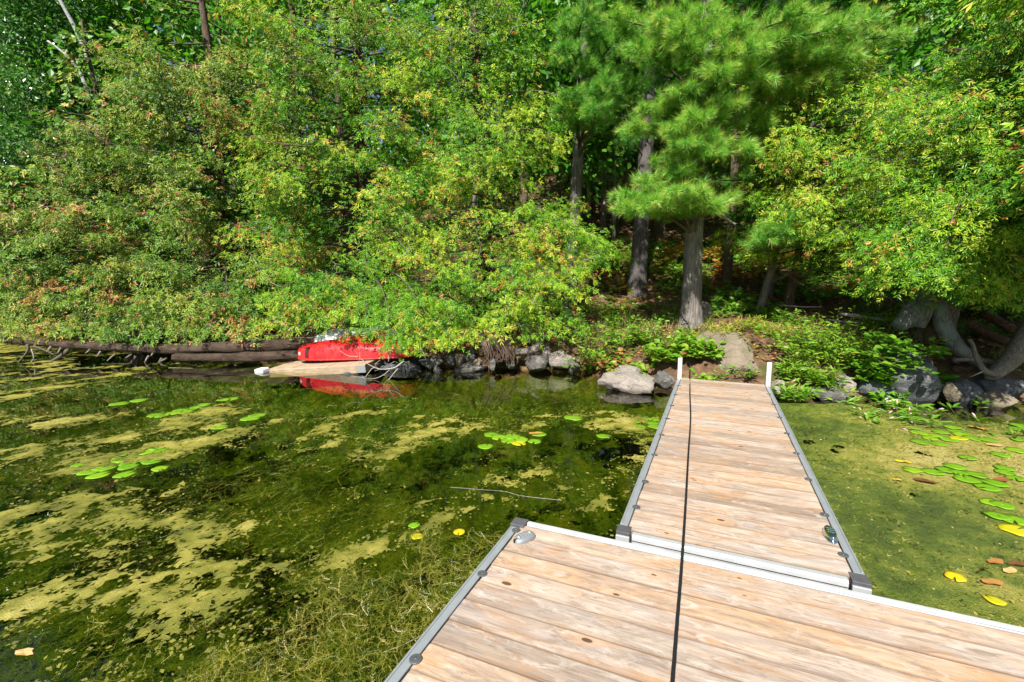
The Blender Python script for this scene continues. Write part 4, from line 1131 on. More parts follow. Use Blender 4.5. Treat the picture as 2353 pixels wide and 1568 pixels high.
# thick wood beyond: one mass of foliage
n = 44000
fx = rngf.uniform(-40, 30, n); fy = 27 + rngf.uniform(-1.5, 6, n) + 2 * np.sin(fx * .6); fz = ground_z(fx, fy) + rngf.uniform(-.5, 19, n)
P = np.stack([fx, fy, fz], 1)
keep = fbm(fx * .5, fz * .5, 77, 3) > .22
P = P[keep]; n = len(P)
V, T, tt = scatter(LT["flat"], P, norm(rngf.normal(0, 1, (n, 3)) + np.array((0, -.3, -.5))), norm(rngf.normal(0, .5, (n, 3)) + np.array((0, -.5, .8))), rngf.uniform(.45, .85, n), np.clip(.25 + rngf.normal(0, .15, n), 0, .85))
o = obj("woodland", mesh_np("woodland", V, T, M_BROAD, tt)); o["kind"] = "stuff"; o["label"] = "dense dark wood filling the top of the slope"; o["category"] = "woodland"
# slender trunks in the shade
for i, (px, pyb, Y, r, lb) in enumerate(((1386, 560, 17, .09, "thin dark trunk in the shade right of the straight brown-grey pine"), (1352, 570, 19, .07, "pale thin trunk glimpsed behind the straight brown-grey pine"),
                                         (1410, 590, 15.5, .06, "slim dark sapling trunk beside the big flared pine"), (1090, 330, 17, .14, "dark trunk showing through the top of the bright cedar"))):
    b = at(px, pyb, Y); b[2] = gz(b[0], b[1])
    broad_tree(lb, b, 13, r, [((rngf.normal(0, 1), rngf.normal(0, 1), z), 1.1) for z in (7, 8.5, 10, 11.5, 12.5)], 1500, .18, M_BROAD, 140 + i, "flat", .3, .15, M_PINEBARK if i != 1 else M_BIRCHBARK)

# ------------------------------------------------------------------ rocks
def rock_mesh(seed, size, mat, sub=4, cuts=13, rough=0.10):
    rng = np.random.default_rng(seed)
    bm = bmesh.new()
    bmesh.ops.create_icosphere(bm, subdivisions=sub, radius=1.0)
    V = np.array([v.co[:] for v in bm.verts]); F = np.array([[v.index for v in f.verts] for f in bm.faces]); bm.free()
    for i in range(cuts):
        d = norm(rng.normal(0, 1, 3) * np.array((1, 1, .8))); h = rng.uniform(.48, .80)
        k = V @ d
        V = V - np.outer(np.maximum(0, k - h) * 0.92, d)
    r = 1 + rough * (2 * fbm(V[:, 0] * 2.1 + seed, V[:, 1] * 2.1 + V[:, 2] * 1.7, seed, 4) - 1) + 0.04 * (2 * vnoise(V[:, 0] * 8 + seed, V[:, 2] * 8 + V[:, 1] * 5, seed) - 1)
    r = r + 0.05 * (2 * vnoise(V[:, 0] * 17 + seed, V[:, 2] * 15 + V[:, 1] * 11, seed + 3) - 1)
    V = V * r[:, None]
    V = V / np.abs(V).max(0) * np.asarray(size) / 2
    return mesh_np("rock", V, F, mat, None, True)

def rock_px(label, x0, y0, x1, y1, Y, seed, mat=None, depth=None, sink=0.10, name="rock", group=None, rot=None):
    a = at(x0, y1, Y); b = at(x1, y0, Y)
    w_ = b[0] - a[0]; h_ = b[2] - a[2]
    z0 = a[2] - sink
    me = rock_mesh(seed, (w_, depth or w_ * .8, h_ + sink), mat or M_ROCK)
    o = obj(name, me, None, ((a[0] + b[0]) / 2, Y + (depth or w_ * .8) * .45, (z0 + b[2]) / 2))
    o.rotation_euler = (0, 0, 0) if rot is None else (0, rot, 0)
    return tag(o, label, "rock", group)

def z3(X, Y_): return ((1600 + X / 2.941) * .6128, (1180 + Y_ / 2.941) * .6128)
def rz3(label, x0, y0, x1, y1, Y, seed, mat=None, **k):
    a = z3(x0, y0); b = z3(x1, y1); return rock_px(label, a[0], a[1], b[0], b[1], Y, seed, mat, **k)
rz3("large rounded grey boulder at the water under the cedar, dappled with light", 1045, 440, 1355, 630, 8.9, 1)
rz3("angular pale rock wedged behind the large rounded boulder", 1245, 340, 1400, 480, 9.2, 2, M_ROCK_PINK)
rz3("smooth tan-grey rock leaning against the large rounded boulder", 1350, 410, 1640, 585, 8.95, 3, M_ROCK_PINK, rot=-.15)
rz3("small striped round rock beside the reddish leaves at the water", 1530, 470, 1730, 620, 8.75, 4)
rz3("small pointed pale stone under the fibrous cedar root", 680, 490, 762, 612, 8.9, 5)
rz3("flat low slab at the waterline left of the pointed stone", 250, 545, 680, 645, 9.0, 6, M_ROCK, sink=.15)
rz3("dark upright rock in the shade under the cedar boughs", 400, 380, 540, 550, 9.3, 7)
rz3("brownish rock behind the flat waterline slab", 290, 430, 420, 560, 9.35, 8, M_ROCK_TAN)
rz3("grey rock at the end of the row next to the drooping twigs", 190, 440, 305, 550, 9.3, 9)
rz3("long grey rock partly hidden below the red boat's end", -120, 470, 200, 610, 9.2, 10)
rz3("fist-sized tan stone sitting on the flat waterline slab", 515, 485, 620, 565, 9.2, 12, M_ROCK_TAN)
rz3("low greenish stone at the waterline left of the shore slab", 60, 555, 170, 630, 8.95, 13)
rz3("stone tucked under the right side of the fibrous root", 860, 490, 990, 570, 9.1, 14)
rz3("dark block of rock in the shade above the large rounded boulder", 1000, 220, 1230, 370, 9.9, 15)
rock_px("blue-grey rock under the low end of the wooden raft", 768, 850, 862, 880, 8.75, 16, M_ROCK_BLUE, sink=.15)
rock_px("dark blue rock in the water between raft and shore rocks", 860, 838, 985, 868, 9.0, 17, M_ROCK_BLUE, sink=.15)
rock_px("broad flat pinkish rock at the left side of the walkway", 1383, 868, 1552, 908, 7.25, 18, M_ROCK_PINK, depth=1.0, sink=.03)
rock_px("small grey stone between the flat pink rock and the walkway", 1496, 858, 1556, 884, 7.35, 19, M_ROCK, depth=.3)
rock_px("pale stone behind the flat pink rock under leafy plants", 1405, 842, 1480, 872, 8.0, 20, M_ROCK_PINK, depth=.4)
rock_px("rounded rock right behind the foot of the rope pine", 1600, 694, 1642, 742, 9.9, 21, M_ROCK)
rock_px("big smooth sandy bank rock facing the end of the walkway", 1618, 770, 1812, 880, 7.3, 22, M_ROCK_TAN, depth=2.0, sink=.3)
rock_px("round speckled rock beside the walkway's right pole", 1772, 876, 1828, 925, 7.0, 23, M_ROCK_PINK, depth=.4)
rock_px("sunlit slab with leaf shadows at the waterline right of the walkway", 1880, 885, 1992, 932, 6.75, 24, M_ROCK, depth=.5, sink=.1)
rock_px("blocky sunlit rock behind the slab right of the walkway", 1915, 866, 1995, 905, 7.0, 25, M_ROCK_PINK, depth=.4)
rock_px("dark flat ledge of rock half hidden by the hanging vine", 2000, 880, 2110, 925, 6.75, 26, M_ROCK_BLUE, depth=.6)
rock_px("large blue-grey boulder in the shade below the stump", 2072, 818, 2192, 928, 6.55, 27, M_ROCK_BLUE, depth=.8, sink=.2)
rock_px("layered blue-grey slab beside the large shaded boulder", 2186, 862, 2312, 938, 6.5, 28, M_ROCK_BLUE, depth=.8, sink=.15)
rock_px("blue-grey rock at the picture's right edge under the thick root", 2290, 862, 2400, 925, 6.6, 29, M_ROCK_BLUE, depth=.7)
rock_px("small tan stone in the gap between boulder and slab", 2186, 880, 2218, 914, 6.4, 30, M_ROCK_TAN, depth=.2)
rock_px("low tan rock at the waterline at the right edge", 2285, 908, 2370, 945, 6.3, 32, M_ROCK_TAN, depth=.4)
rock_px("grey rock seen behind the fallen trunk", 500, 752, 570, 785, 11.8, 33, M_ROCK_BLUE, depth=.5)
rock_px("pale rock showing above the middle of the fallen trunk", 270, 752, 330, 785, 12.3, 34, M_ROCK_PINK, depth=.5)

# fibrous root ball under the bright cedar, weathered log beside it
A = Acc(); rr_ = np.random.default_rng(71)
for i in range(70):
    u = rr_.uniform(-.5, .5)
    a = at(1130 + 60 * u + rr_.normal(0, 6), 775 + rr_.normal(0, 5), 9.3); b = at(1150 + 70 * u, 812 + 14 * abs(u), 8.95 + .2 * rr_.random()); c = b + np.array((rr_.normal(0.02, .06), -.02, -.10 - .08 * rr_.random()))
    V, Q, T = tube(spline([a, (a + b) / 2 + np.array((0, -.14, .06)), b, c], 8), np.linspace(.022, .006, 8), 5, .2, False, i); A.add(V, Q)
V, Q, T = tube(spline([at(1118, 765, 9.6), at(1135, 790, 9.35), at(1158, 820, 9.25)], 10), np.linspace(.2, .24, 10), 14, .25, True, 6); A.add(V, Q, T)
o = obj("root_ball", A.mesh("root_ball", M_CEDARBARK, True)); tag(o, "shaggy brown root ball hanging over the water among the rocks", "root")
V, Q, T = tube(spline([at(*z3(930, 420), 9.3), at(*z3(1090, 410), 9.2), at(*z3(1210, 370), 9.15), at(*z3(1270, 270), 9.25)], 16), np.linspace(.085, .06, 16), 10, .3, True, 8)
o = obj("weathered_log", mesh_np("weathered_log", V, Q, M_ROOT, None, True, T)); tag(o, "pale bent driftwood log lying on the rocks beside the root ball", "log")

# ------------------------------------------------------------------ fallen trunk with dead branches
lg = thing("fallen_log", "long dark cedar trunk fallen flat over the water with dead branch stubs", "log", at(400, 805, 10.3))
lp = np.array(lg.location)
pts = [at(-90, 772, 11.0), at(20, 783, 10.8), at(200, 795, 10.5), at(380, 802, 10.3), at(560, 797, 10.2), at(720, 792, 10.4), at(800, 790, 10.9)]
V, Q, T = tube(spline(pts, 90) - lp, np.interp(np.linspace(0, 1, 90), [0, .2, .6, 1], [.055, .075, .12, .15]), 26, .22, True, 9, 5.0)
obj("trunk", mesh_np("trunk", V, Q, M_LOGBARK, None, True, T), lg)
pts2 = [at(400, 822, 10.05), at(520, 822, 9.95), at(640, 818, 9.95), at(760, 812, 10.3)]
V, Q, T = tube(spline(pts2, 40) - lp, np.linspace(.085, .12, 40), 16, .25, True, 10, 4.0)
obj("lower_stem", mesh_np("lower_stem", V, Q, M_LOGBARK, None, True, T), lg)
def dz1(X, Y_): return (X / 2.6144 * .6128, (1180 + Y_ / 2.6144) * .6128)
for pts, r in (([(670, 345), (600, 405), (490, 470), (490, 515), (420, 565), (360, 610)], .032), ([(455, 550), (500, 590), (530, 630)], .016), ([(500, 515), (640, 535), (780, 505)], .011),
               ([(1330, 410), (1280, 480), (1150, 510), (1000, 570)], .026), ([(1590, 430), (1550, 500), (1490, 570), (1430, 615)], .026), ([(1740, 450), (1765, 530), (1780, 640)], .022),
               ([(270, 290), (270, 360), (180, 470), (150, 555)], .022), ([(310, 340), (330, 430), (285, 545)], .012), ([(330, 310), (440, 350), (560, 410)], .016), ([(990, 580), (985, 650), (1020, 800)], .018),
               ([(700, 600), (800, 660), (880, 685), (960, 680)], .012), ([(1670, 690), (1780, 640), (1900, 615)], .012)):
    wp = [at(*dz1(*q), 10.25 - .02 * i - (0.5 if q[1] > 570 else 0)) for i, q in enumerate(pts)]
    wp = [np.array((w_[0], w_[1], max(w_[2], -0.05))) for w_ in wp]
    V, Q, T = tube(spline(wp, 16) - lp, np.linspace(r * 1.35, r * .5, 16), 6, .3, True, 4)
    obj("dead_branch", mesh_np("dead_branch", V, Q, M_DARKTWIG if r > .012 else M_TWIG, None, True, T), lg)
for X, Y_, L in ((515, 320, .16), (590, 330, .18), (860, 350, .12), (1010, 370, .16), (1155, 395, .2), (1270, 400, .14), (1445, 410, .26), (1500, 390, .15), (1640, 440, .1), (1915, 440, .2), (2020, 455, .18), (2115, 450, .22), (2310, 440, .2), (2230, 440, .1)):
    a = at(*dz1(X + rr_.normal(0, 14), Y_ - 6), 10.2); L *= rr_.uniform(.35, 1.1); b = a + np.array((rr_.normal(-.03, .07), -.08 - .1 * rr_.random(), -L * .7))
    V, Q, T = tube(np.array([a, (a + b) / 2 + rr_.normal(0, .01, 3), b]) - lp, (.026, .019, .007), 6, .4, True, 2)
    obj("branch_stub", mesh_np("branch_stub", V, Q, M_ROOT, None, True, T), lg)

# ------------------------------------------------------------------ raft, float, boats
def frame(o_, e1, e2):
    X = norm(np.asarray(e1)); e2 = np.asarray(e2); Yv = norm(e2 - X * np.dot(e2, X)); Z = np.cross(X, Yv)
    m = Matrix(((X[0], Yv[0], Z[0], o_[0]), (X[1], Yv[1], Z[1], o_[1]), (X[2], Yv[2], Z[2], o_[2]), (0, 0, 0, 1)))
    return m
tip = at(606, 851, 9.15); fr_ = at(838, 838, 8.75); bl_ = at(668, 831, 10.0)
raft = thing("wooden_raft", "old tan wooden raft with one corner dipping into the water", "raft", tip)
raft.matrix_world = frame(tip, fr_ - tip, bl_ - tip)
RL, RWd = float(np.linalg.norm(fr_ - tip)), 1.25
def weathered(name, c1, c2, c3):
    k = NT(name)
    n1 = k.noise(k.coords("Object", (3, 40, 40)), 2, 5, .6, .3); n2 = k.noise(k.coords("Object"), 4, 4, .6)
    c = k.ramp(n1, [(.3, c1), (.5, c2), (.75, c3)])
    c = k.mix(k.ramp(n2, [(.5, 0.0), (.7, .6)]), c, tuple(x * .7 for x in c2))
    return k.surf(k.principled(c, .8, 0, .2, k.bump(n1, .4, .01)))
M_RAFT = weathered("raft_wood", (.20, .14, .09), (.40, .30, .205), (.52, .42, .31))
nb2 = 11
for i in range(nb2):
    x0 = 0.01 + i * RL / nb2
    V, Q = box(x0, x0 + RL / nb2 - .012, 0.03, RWd, -.028, random.uniform(-.003, .003))
    obj("deck_board", bevel_mesh(V, Q, .005, 1, "deck_board", M_RAFT), raft)
V, Q = box(0, RL, 0, .034, -.165, -.004); obj("side_beam", bevel_mesh(V, Q, .006, 1, "side_beam", M_RAFT), raft)
V, Q = box(0, .04, .036, RWd, -.16, -.031); obj("side_beam", bevel_mesh(V, Q, .006, 1, "side_beam", M_RAFT), raft)
V, Q = box(RL - .04, RL, .036, RWd, -.16, -.031); obj("side_beam", bevel_mesh(V, Q, .006, 1, "side_beam", M_RAFT), raft)
V, Q = box(RL - .16, RL + .004, -.004, -.0005, -.155, -.01); obj("metal_plate", bevel_mesh(V, Q, .001, 1, "metal_plate", M_ZINC), raft)
V, Q = box(-.13, .10, -.09, .10, -.055, .05)
fl = obj("foam_float", bevel_mesh(V, Q, .03, 3, "foam_float", M_FOAM), None, at(603, 852, 9.1)); fl.rotation_euler = (.1, -.1, -.4)
tag(fl, "small white foam float at the low corner of the raft", "float")

def boat(name, label, mat, L, W, H, mtx, seed, rim_mat, lump=0.0):
    """Upturned hull: blunt ends, flared sides, keel ridge and a rolled rim along the bottom edge."""
    root = thing(name, label, "boat"); root.matrix_world = mtx
    n, m = 40, 21
    s = np.linspace(0, 1, n)
    prof = np.clip(1 - np.abs(2 * s - 1) ** 4.5, 0, 1) ** .6
    hp = 0.42 + 0.58 * np.clip(np.sin(np.pi * np.clip(s * 1.02, 0, 1)), 0, 1) ** .45
    V = []
    for i in range(n):
        a = np.linspace(0, np.pi, m)
        w_ = max(.02, W / 2 * prof[i]); h_ = H * hp[i]
        yy = -np.cos(a); zz = np.sin(a)
        yy = np.sign(yy) * np.abs(yy) ** .65; zz = np.abs(zz) ** .75
        zz = zz * (1 + lump * (fbm(np.full(m, s[i] * 7), yy * 1.5 + 3, seed, 3) - .5)) + .10 * np.exp(-(yy / .12) ** 2)
        V.append(np.stack([np.full(m, s[i] * L), yy * w_, zz * h_], 1))
    V = np.concatenate(V)
    Q = [(i * m + j, i * m + j + 1, (i + 1) * m + j + 1, (i + 1) * m + j) for i in range(n - 1) for j in range(m - 1)]
    me = mesh_np("hull", V, np.array(Q), mat, None, True)
    obj("hull", me, root)
    rim = np.concatenate([np.stack([s * L, -W / 2 * np.maximum(prof, .04), np.full(n, .0)], 1), np.stack([s[::-1] * L, W / 2 * np.maximum(prof[::-1], .04), np.full(n, .0)], 1)])
    rim = np.concatenate([rim, rim[:1]])
    v, q, t = tube(rim, .018, 6, 0, False)
    obj("rim", mesh_np("rim", v, q, rim_mat, None, True), root)
    return root
def gloss(name, col, col2, rough=.3):
    k = NT(name)
    n = k.noise(k.coords("Object"), 6, 5, .65, .4)
    f = k.noise(k.coords("Object", (2, 14, 14)), 5, 4, .6)
    c = k.mix(k.ramp(n, [(.45, 0.0), (.7, .7)]), col, col2)
    c = k.mix(k.ramp(f, [(.6, 0.0), (.72, .35)]), c, tuple(x * .55 for x in col))
    return k.surf(k.principled(c, rough, 0, .5, k.bump(n, .25, .02)))
M_RED = gloss("red_hull", (.62, .012, .016), (.72, .05, .045), .38)
M_REDRIM = gloss("red_rim", (.55, .02, .02), (.6, .06, .05), .4)
M_PALE = gloss("pale_hull", (.60, .63, .68), (.74, .75, .76), .45)
M_GREYRIM = gloss("grey_rim", (.16, .19, .26), (.25, .28, .33), .5)
o1 = at(666, 832, 9.45); o1e = at(945, 826, 9.05)
bx1 = frame(o1, o1e - o1, (0.2, 1, 0.05))
red = boat("red_boat", "red upturned plastic boat lying on the wooden raft under the cedar", M_RED, float(np.linalg.norm(o1e - o1)), .74, .36, bx1, 5, M_REDRIM, .35)
red.matrix_world = bx1 @ Matrix.Translation((0, .35, .03))
BL_ = float(np.linalg.norm(o1e - o1))
def strip(name, parent, x0, x1, a0, a1, mat, W=.74, H=.36, L=BL_):
    n, m = 6, 8; V = []
    for i in range(n):
        s = (x0 + (x1 - x0) * i / (n - 1)) / L
        pr = (1 - abs(2 * s - 1) ** 4.5) ** .6; hp = .42 + .58 * math.sin(math.pi * min(1, s * 1.02)) ** .45
        for j in range(m):
            a = a0 + (a1 - a0) * j / (m - 1)
            y = -math.cos(a); z = math.sin(a)
            y = math.copysign(abs(y) ** .65, y); z = abs(z) ** .75
            V.append((s * L, y * W / 2 * pr * 1.02 - .006, z * H * hp * 1.0 + .004))
    Q = [(i * m + j, i * m + j + 1, (i + 1) * m + j + 1, (i + 1) * m + j) for i in range(n - 1) for j in range(m - 1)]
    return obj(name, mesh_np(name, np.array(V), np.array(Q), mat, None, True), parent)
M_STRIPE = plain("dark_stripe", (.06, .012, .02), .5)
strip("dark_stripe", red, .33, .42, .08, .95, M_STRIPE)
M_WHITE = plain("white_print", (.8, .8, .8), .5)
for k_ in range(3): strip("white_emblem", red, .115 + .027 * k_, .134 + .027 * k_, .22, .50, M_WHITE)
ah = np.linspace(0, np.pi, 12)
V, Q, T = tube(np.stack([.72 + .07 * np.cos(ah), np.full(12, -.372), .015 - .03 * np.sin(ah)], 1), .010, 6, 0, True); obj("grab_handle", mesh_np("grab_handle", V, Q, M_BLACK, None, True, T), red)
o2 = at(705, 800, 10.0); o2e = at(935, 786, 9.7)
bx2 = frame(o2, o2e - o2, (0.2, 1, -0.15))
boat("pale_boat", "grey and white upturned boat hull stacked behind the red one", M_PALE, float(np.linalg.norm(o2e - o2)), .8, .36, bx2 @ Matrix.Translation((0, .32, .02)), 6, M_GREYRIM, .5)

# bare twigs hanging into the water beside the boats
def z2(X, Y_): return ((900 + X / 2.941) * .6128, (1220 + Y_ / 2.941) * .6128)
A = Acc()
for pts, r in (([(1800, 400), (1700, 470), (1550, 485), (1430, 440), (1330, 370)], .014), ([(1300, 345), (1200, 340), (1100, 285)], .008), ([(1560, 490), (1470, 470), (1400, 550), (1370, 575), (1230, 560)], .010),
               ([(1640, 500), (1580, 550), (1480, 590), (1370, 590)], .008), ([(1740, 480), (1690, 540), (1640, 600), (1600, 630), (1575, 700)], .010), ([(1320, 300), (1310, 440), (1240, 440)], .005),
               ([(1700, 400), (1650, 430), (1610, 420)], .005), ([(1550, 380), (1500, 420), (1480, 430)], .005), ([(1640, 400), (1640, 280), (1720, 255)], .006), ([(1860, 400), (1870, 470)], .004), ([(2000, 260), (2050, 380)], .005)):
    wp = [at(*z2(*q), 8.35) for q in pts]
    V, Q, T = tube(spline(wp, 18), np.linspace(r, r * .45, 18), 5, .3, True, 3); A.add(V, Q, T)
    for i in range(3):
        k_ = rr_.integers(len(wp)); c = crooked(wp[k_], norm(rr_.normal(0, 1, 3)), .12, 4, .4, rr_)
        V, Q, T = tube(c, np.linspace(r * .5, .002, len(c)), 3, 0, False); A.add(V, Q)
o = obj("bare_branch", A.mesh("bare_branch", M_TWIG, True)); tag(o, "pale bare branch drooping to the water in front of the red boat", "branch")

# ------------------------------------------------------------------ stump and roots at the right
st = thing("twisted_stump", "twisted silver-grey stump and roots under the right-hand cedar", "stump", at(2150, 740, 7.6))
sp_ = np.array(st.location)
def limb(name, pts, radii, mat, seg=14, rough=.25, n=26, seed=1, parent=st, org=None):
    c = spline([at(*q) for q in pts], n)
    r = np.interp(np.linspace(0, 1, n), np.linspace(0, 1, len(radii)), radii)
    V, Q, T = tube(c - (sp_ if org is None else org), r, seg, rough, True, seed, 3.0)
    return obj(name, mesh_np(name, V, Q, mat, None, True, T), parent)
limb("left_root", [(2150, 640, 7.6), (2125, 690, 7.5), (2100, 722, 7.45), (2062, 752, 7.4)], (.12, .16, .19, .10), M_SILVER, seed=2)
limb("flared_root", [(2132, 660, 7.45), (2120, 715, 7.35), (2108, 752, 7.35)], (.08, .12, .09), M_SILVER, seed=3)
limb("curved_root", [(2150, 660, 7.5), (2158, 705, 7.35), (2172, 760, 7.2), (2205, 805, 7.1), (2255, 838, 7.1)], (.10, .115, .115, .10, .08), M_SILVER, seed=4)
limb("inner_wood", [(2140, 650, 7.75), (2145, 720, 7.6), (2160, 790, 7.4)], (.16, .15, .2), M_ROT, seed=5)
limb("thick_root", [(2400, 720, 6.9), (2360, 775, 6.85), (2325, 825, 6.8), (2285, 860, 6.8), (2262, 868, 6.85)], (.16, .15, .13, .10, .04), M_ROOT, seed=6)
limb("bare_spur", [(2290, 862, 6.75), (2262, 852, 6.7), (2245, 825, 6.7), (2236, 795, 6.75), (2227, 780, 6.8)], (.045, .04, .032, .026, .022), M_ROOT, 8, .2, 20, 7)
limb("small_spur", [(2262, 852, 6.7), (2245, 860, 6.65), (2230, 866, 6.6)], (.012, .009, .004), M_TWIG, 5, .1, 8, 8)
limb("side_root", [(2190, 828, 7.0), (2230, 826, 7.0), (2280, 832, 7.05)], (.03, .035, .04), M_ROOT, 8, .2, 14, 9)
for i, (pts, r, lb) in enumerate((([(2225, 742, 7.9), (2290, 775, 7.6), (2350, 800, 7.4)], .07, "rotten reddish log lying behind the curved root"),
                                  ([(2262, 720, 8.2), (2320, 755, 7.9), (2400, 790, 7.7)], .08, "broken dark brown log above the thick right-hand root"),
                                  ([(2190, 850, 7.2), (2260, 842, 7.3), (2340, 850, 7.4)], .06, "dark buried log in the shade under the bare spur"))):
    c = spline([at(*q) for q in pts], 20)
    V, Q, T = tube(c, r, 10, .35, True, 20 + i); o = obj("rotten_log", mesh_np("rotten_log", V, Q, M_ROT, None, True, T)); tag(o, lb, "log")
for i, (pts, r, lb) in enumerate((([(1935, 678, 9.4), (1965, 688, 9.2), (2005, 702, 9.0), (2040, 722, 8.8)], .04, "pale bare log lying on the sunny bank left of the stump"),
                                  ([(1790, 715, 10.2), (1840, 700, 10.1), (1890, 688, 10)], .02, "thin pale fallen stick right of the leaning young pine"),
                                  ([(1915, 700, 9.3), (1960, 705, 9.1), (2000, 715, 9)], .018, "brown stick just below the pale bare log"),
                                  ([(1900, 712, 9.4), (1950, 698, 9.2), (1985, 692, 9.1)], .014, "thin twig crossing beside the pale bare log"),
                                  ([(1655, 820, 8.0), (1690, 812, 7.9), (1720, 835, 7.7), (1745, 862, 7.6)], .008, "dark twig fallen across the sandy bank rock"))):
    c = [at(*q) for q in pts]
    if i < 4:
        for q in c: q[2] = gz(q[0], q[1]) + r * 1.4 + (.10 if i in (0, 1) else .03)
    V, Q, T = tube(spline(c, 14), np.linspace(r, r * .7, 14), 7, .2, True, 30 + i); o = obj("fallen_stick", mesh_np("fallen_stick", V, Q, M_TWIG if i != 4 else M_DARKTWIG, None, True, T)); tag(o, lb, "stick")

# ------------------------------------------------------------------ bank plants
def plant(name, label, base, height, spread, nstem, per, leaf, tpl, mat, seed, tint0=.45, tv=.12, red=.0, group=None, arch=.4, cat="plant", stem_mat=None, flower=False, lean=(0, 0)):
    rng = np.random.default_rng(seed)
    base = np.asarray(base, float)
    root = thing(name, label, cat, base, group)
    A = Acc(); P, D, N, t = [], [], [], []; FL = []
    for i in range(nstem):
        a = rng.uniform(0, 2 * np.pi); r0 = spread * .35 * rng.random()
        p = np.array((math.cos(a) * r0, math.sin(a) * r0, 0.0))
        d = norm(np.array((math.cos(a) * arch + lean[0] + rng.normal(0, .15), math.sin(a) * arch + lean[1] + rng.normal(0, .15), 1.0)))
        L = height * rng.uniform(.65, 1.15)
        c = crooked(p - np.array((0, 0, .04)), d, L, 7, .14, rng, .10 * arch)
        V, Q, T = tube(c, np.linspace(.005, .002, len(c)), 4, 0, False); A.add(V, Q)
        tan = norm(np.gradient(c, axis=0))
        for k in range(per):
            s = .22 + .78 * (k + rng.random()) / per
            q = np.array([np.interp(s * 7, np.arange(8), c[:, j]) for j in range(3)])
            b = rng.uniform(0, 2 * np.pi)
            o_ = np.array((math.cos(b), math.sin(b), rng.uniform(-.1, .6)))
            stalk = rng.uniform(.0, .06) * (height / .5) ** .5
            P.append(q + norm(o_) * stalk); D.append(norm(o_ + tan[min(7, int(s * 7))] * .3 + np.array((0, 0, -.25 * rng.random())))); N.append(np.array((rng.normal(0, .35), rng.normal(-.25, .35), 1.0)))
            t.append(rng.uniform(.95, 1) if rng.random() < red else min(.92, tint0 + rng.normal(0, tv)))
        if flower and rng.random() < .75: FL.append((c[-1], tan[-1]))
    P, D, N, t = np.array(P), np.array(D), np.array(N), np.clip(np.array(t), 0, 1)
    ok = (P[:, 2] + base[2]) > .015
    if not ok.any(): P[:, 2] += .1; ok[:] = True
    V, T, tt = scatter(LT[tpl], P[ok], D[ok], N[ok], leaf * rng.uniform(.6, 1.25, ok.sum()), t[ok])
    obj("stems", A.mesh("stems", stem_mat or M_STEM, True), root)
    obj("foliage", mesh_np("foliage", V, T, mat, tt), root)
    for (p, d) in FL:
        c = np.array([p, p + d * .03, p + d * .06]); V, Q, T = tube(c, (.004, .011, .004), 7, .2, True)
        obj("flower_spike", mesh_np("flower_spike", V, Q, M_FLOWER, np.full(len(V), rng.random()), True, T), root)
    return root

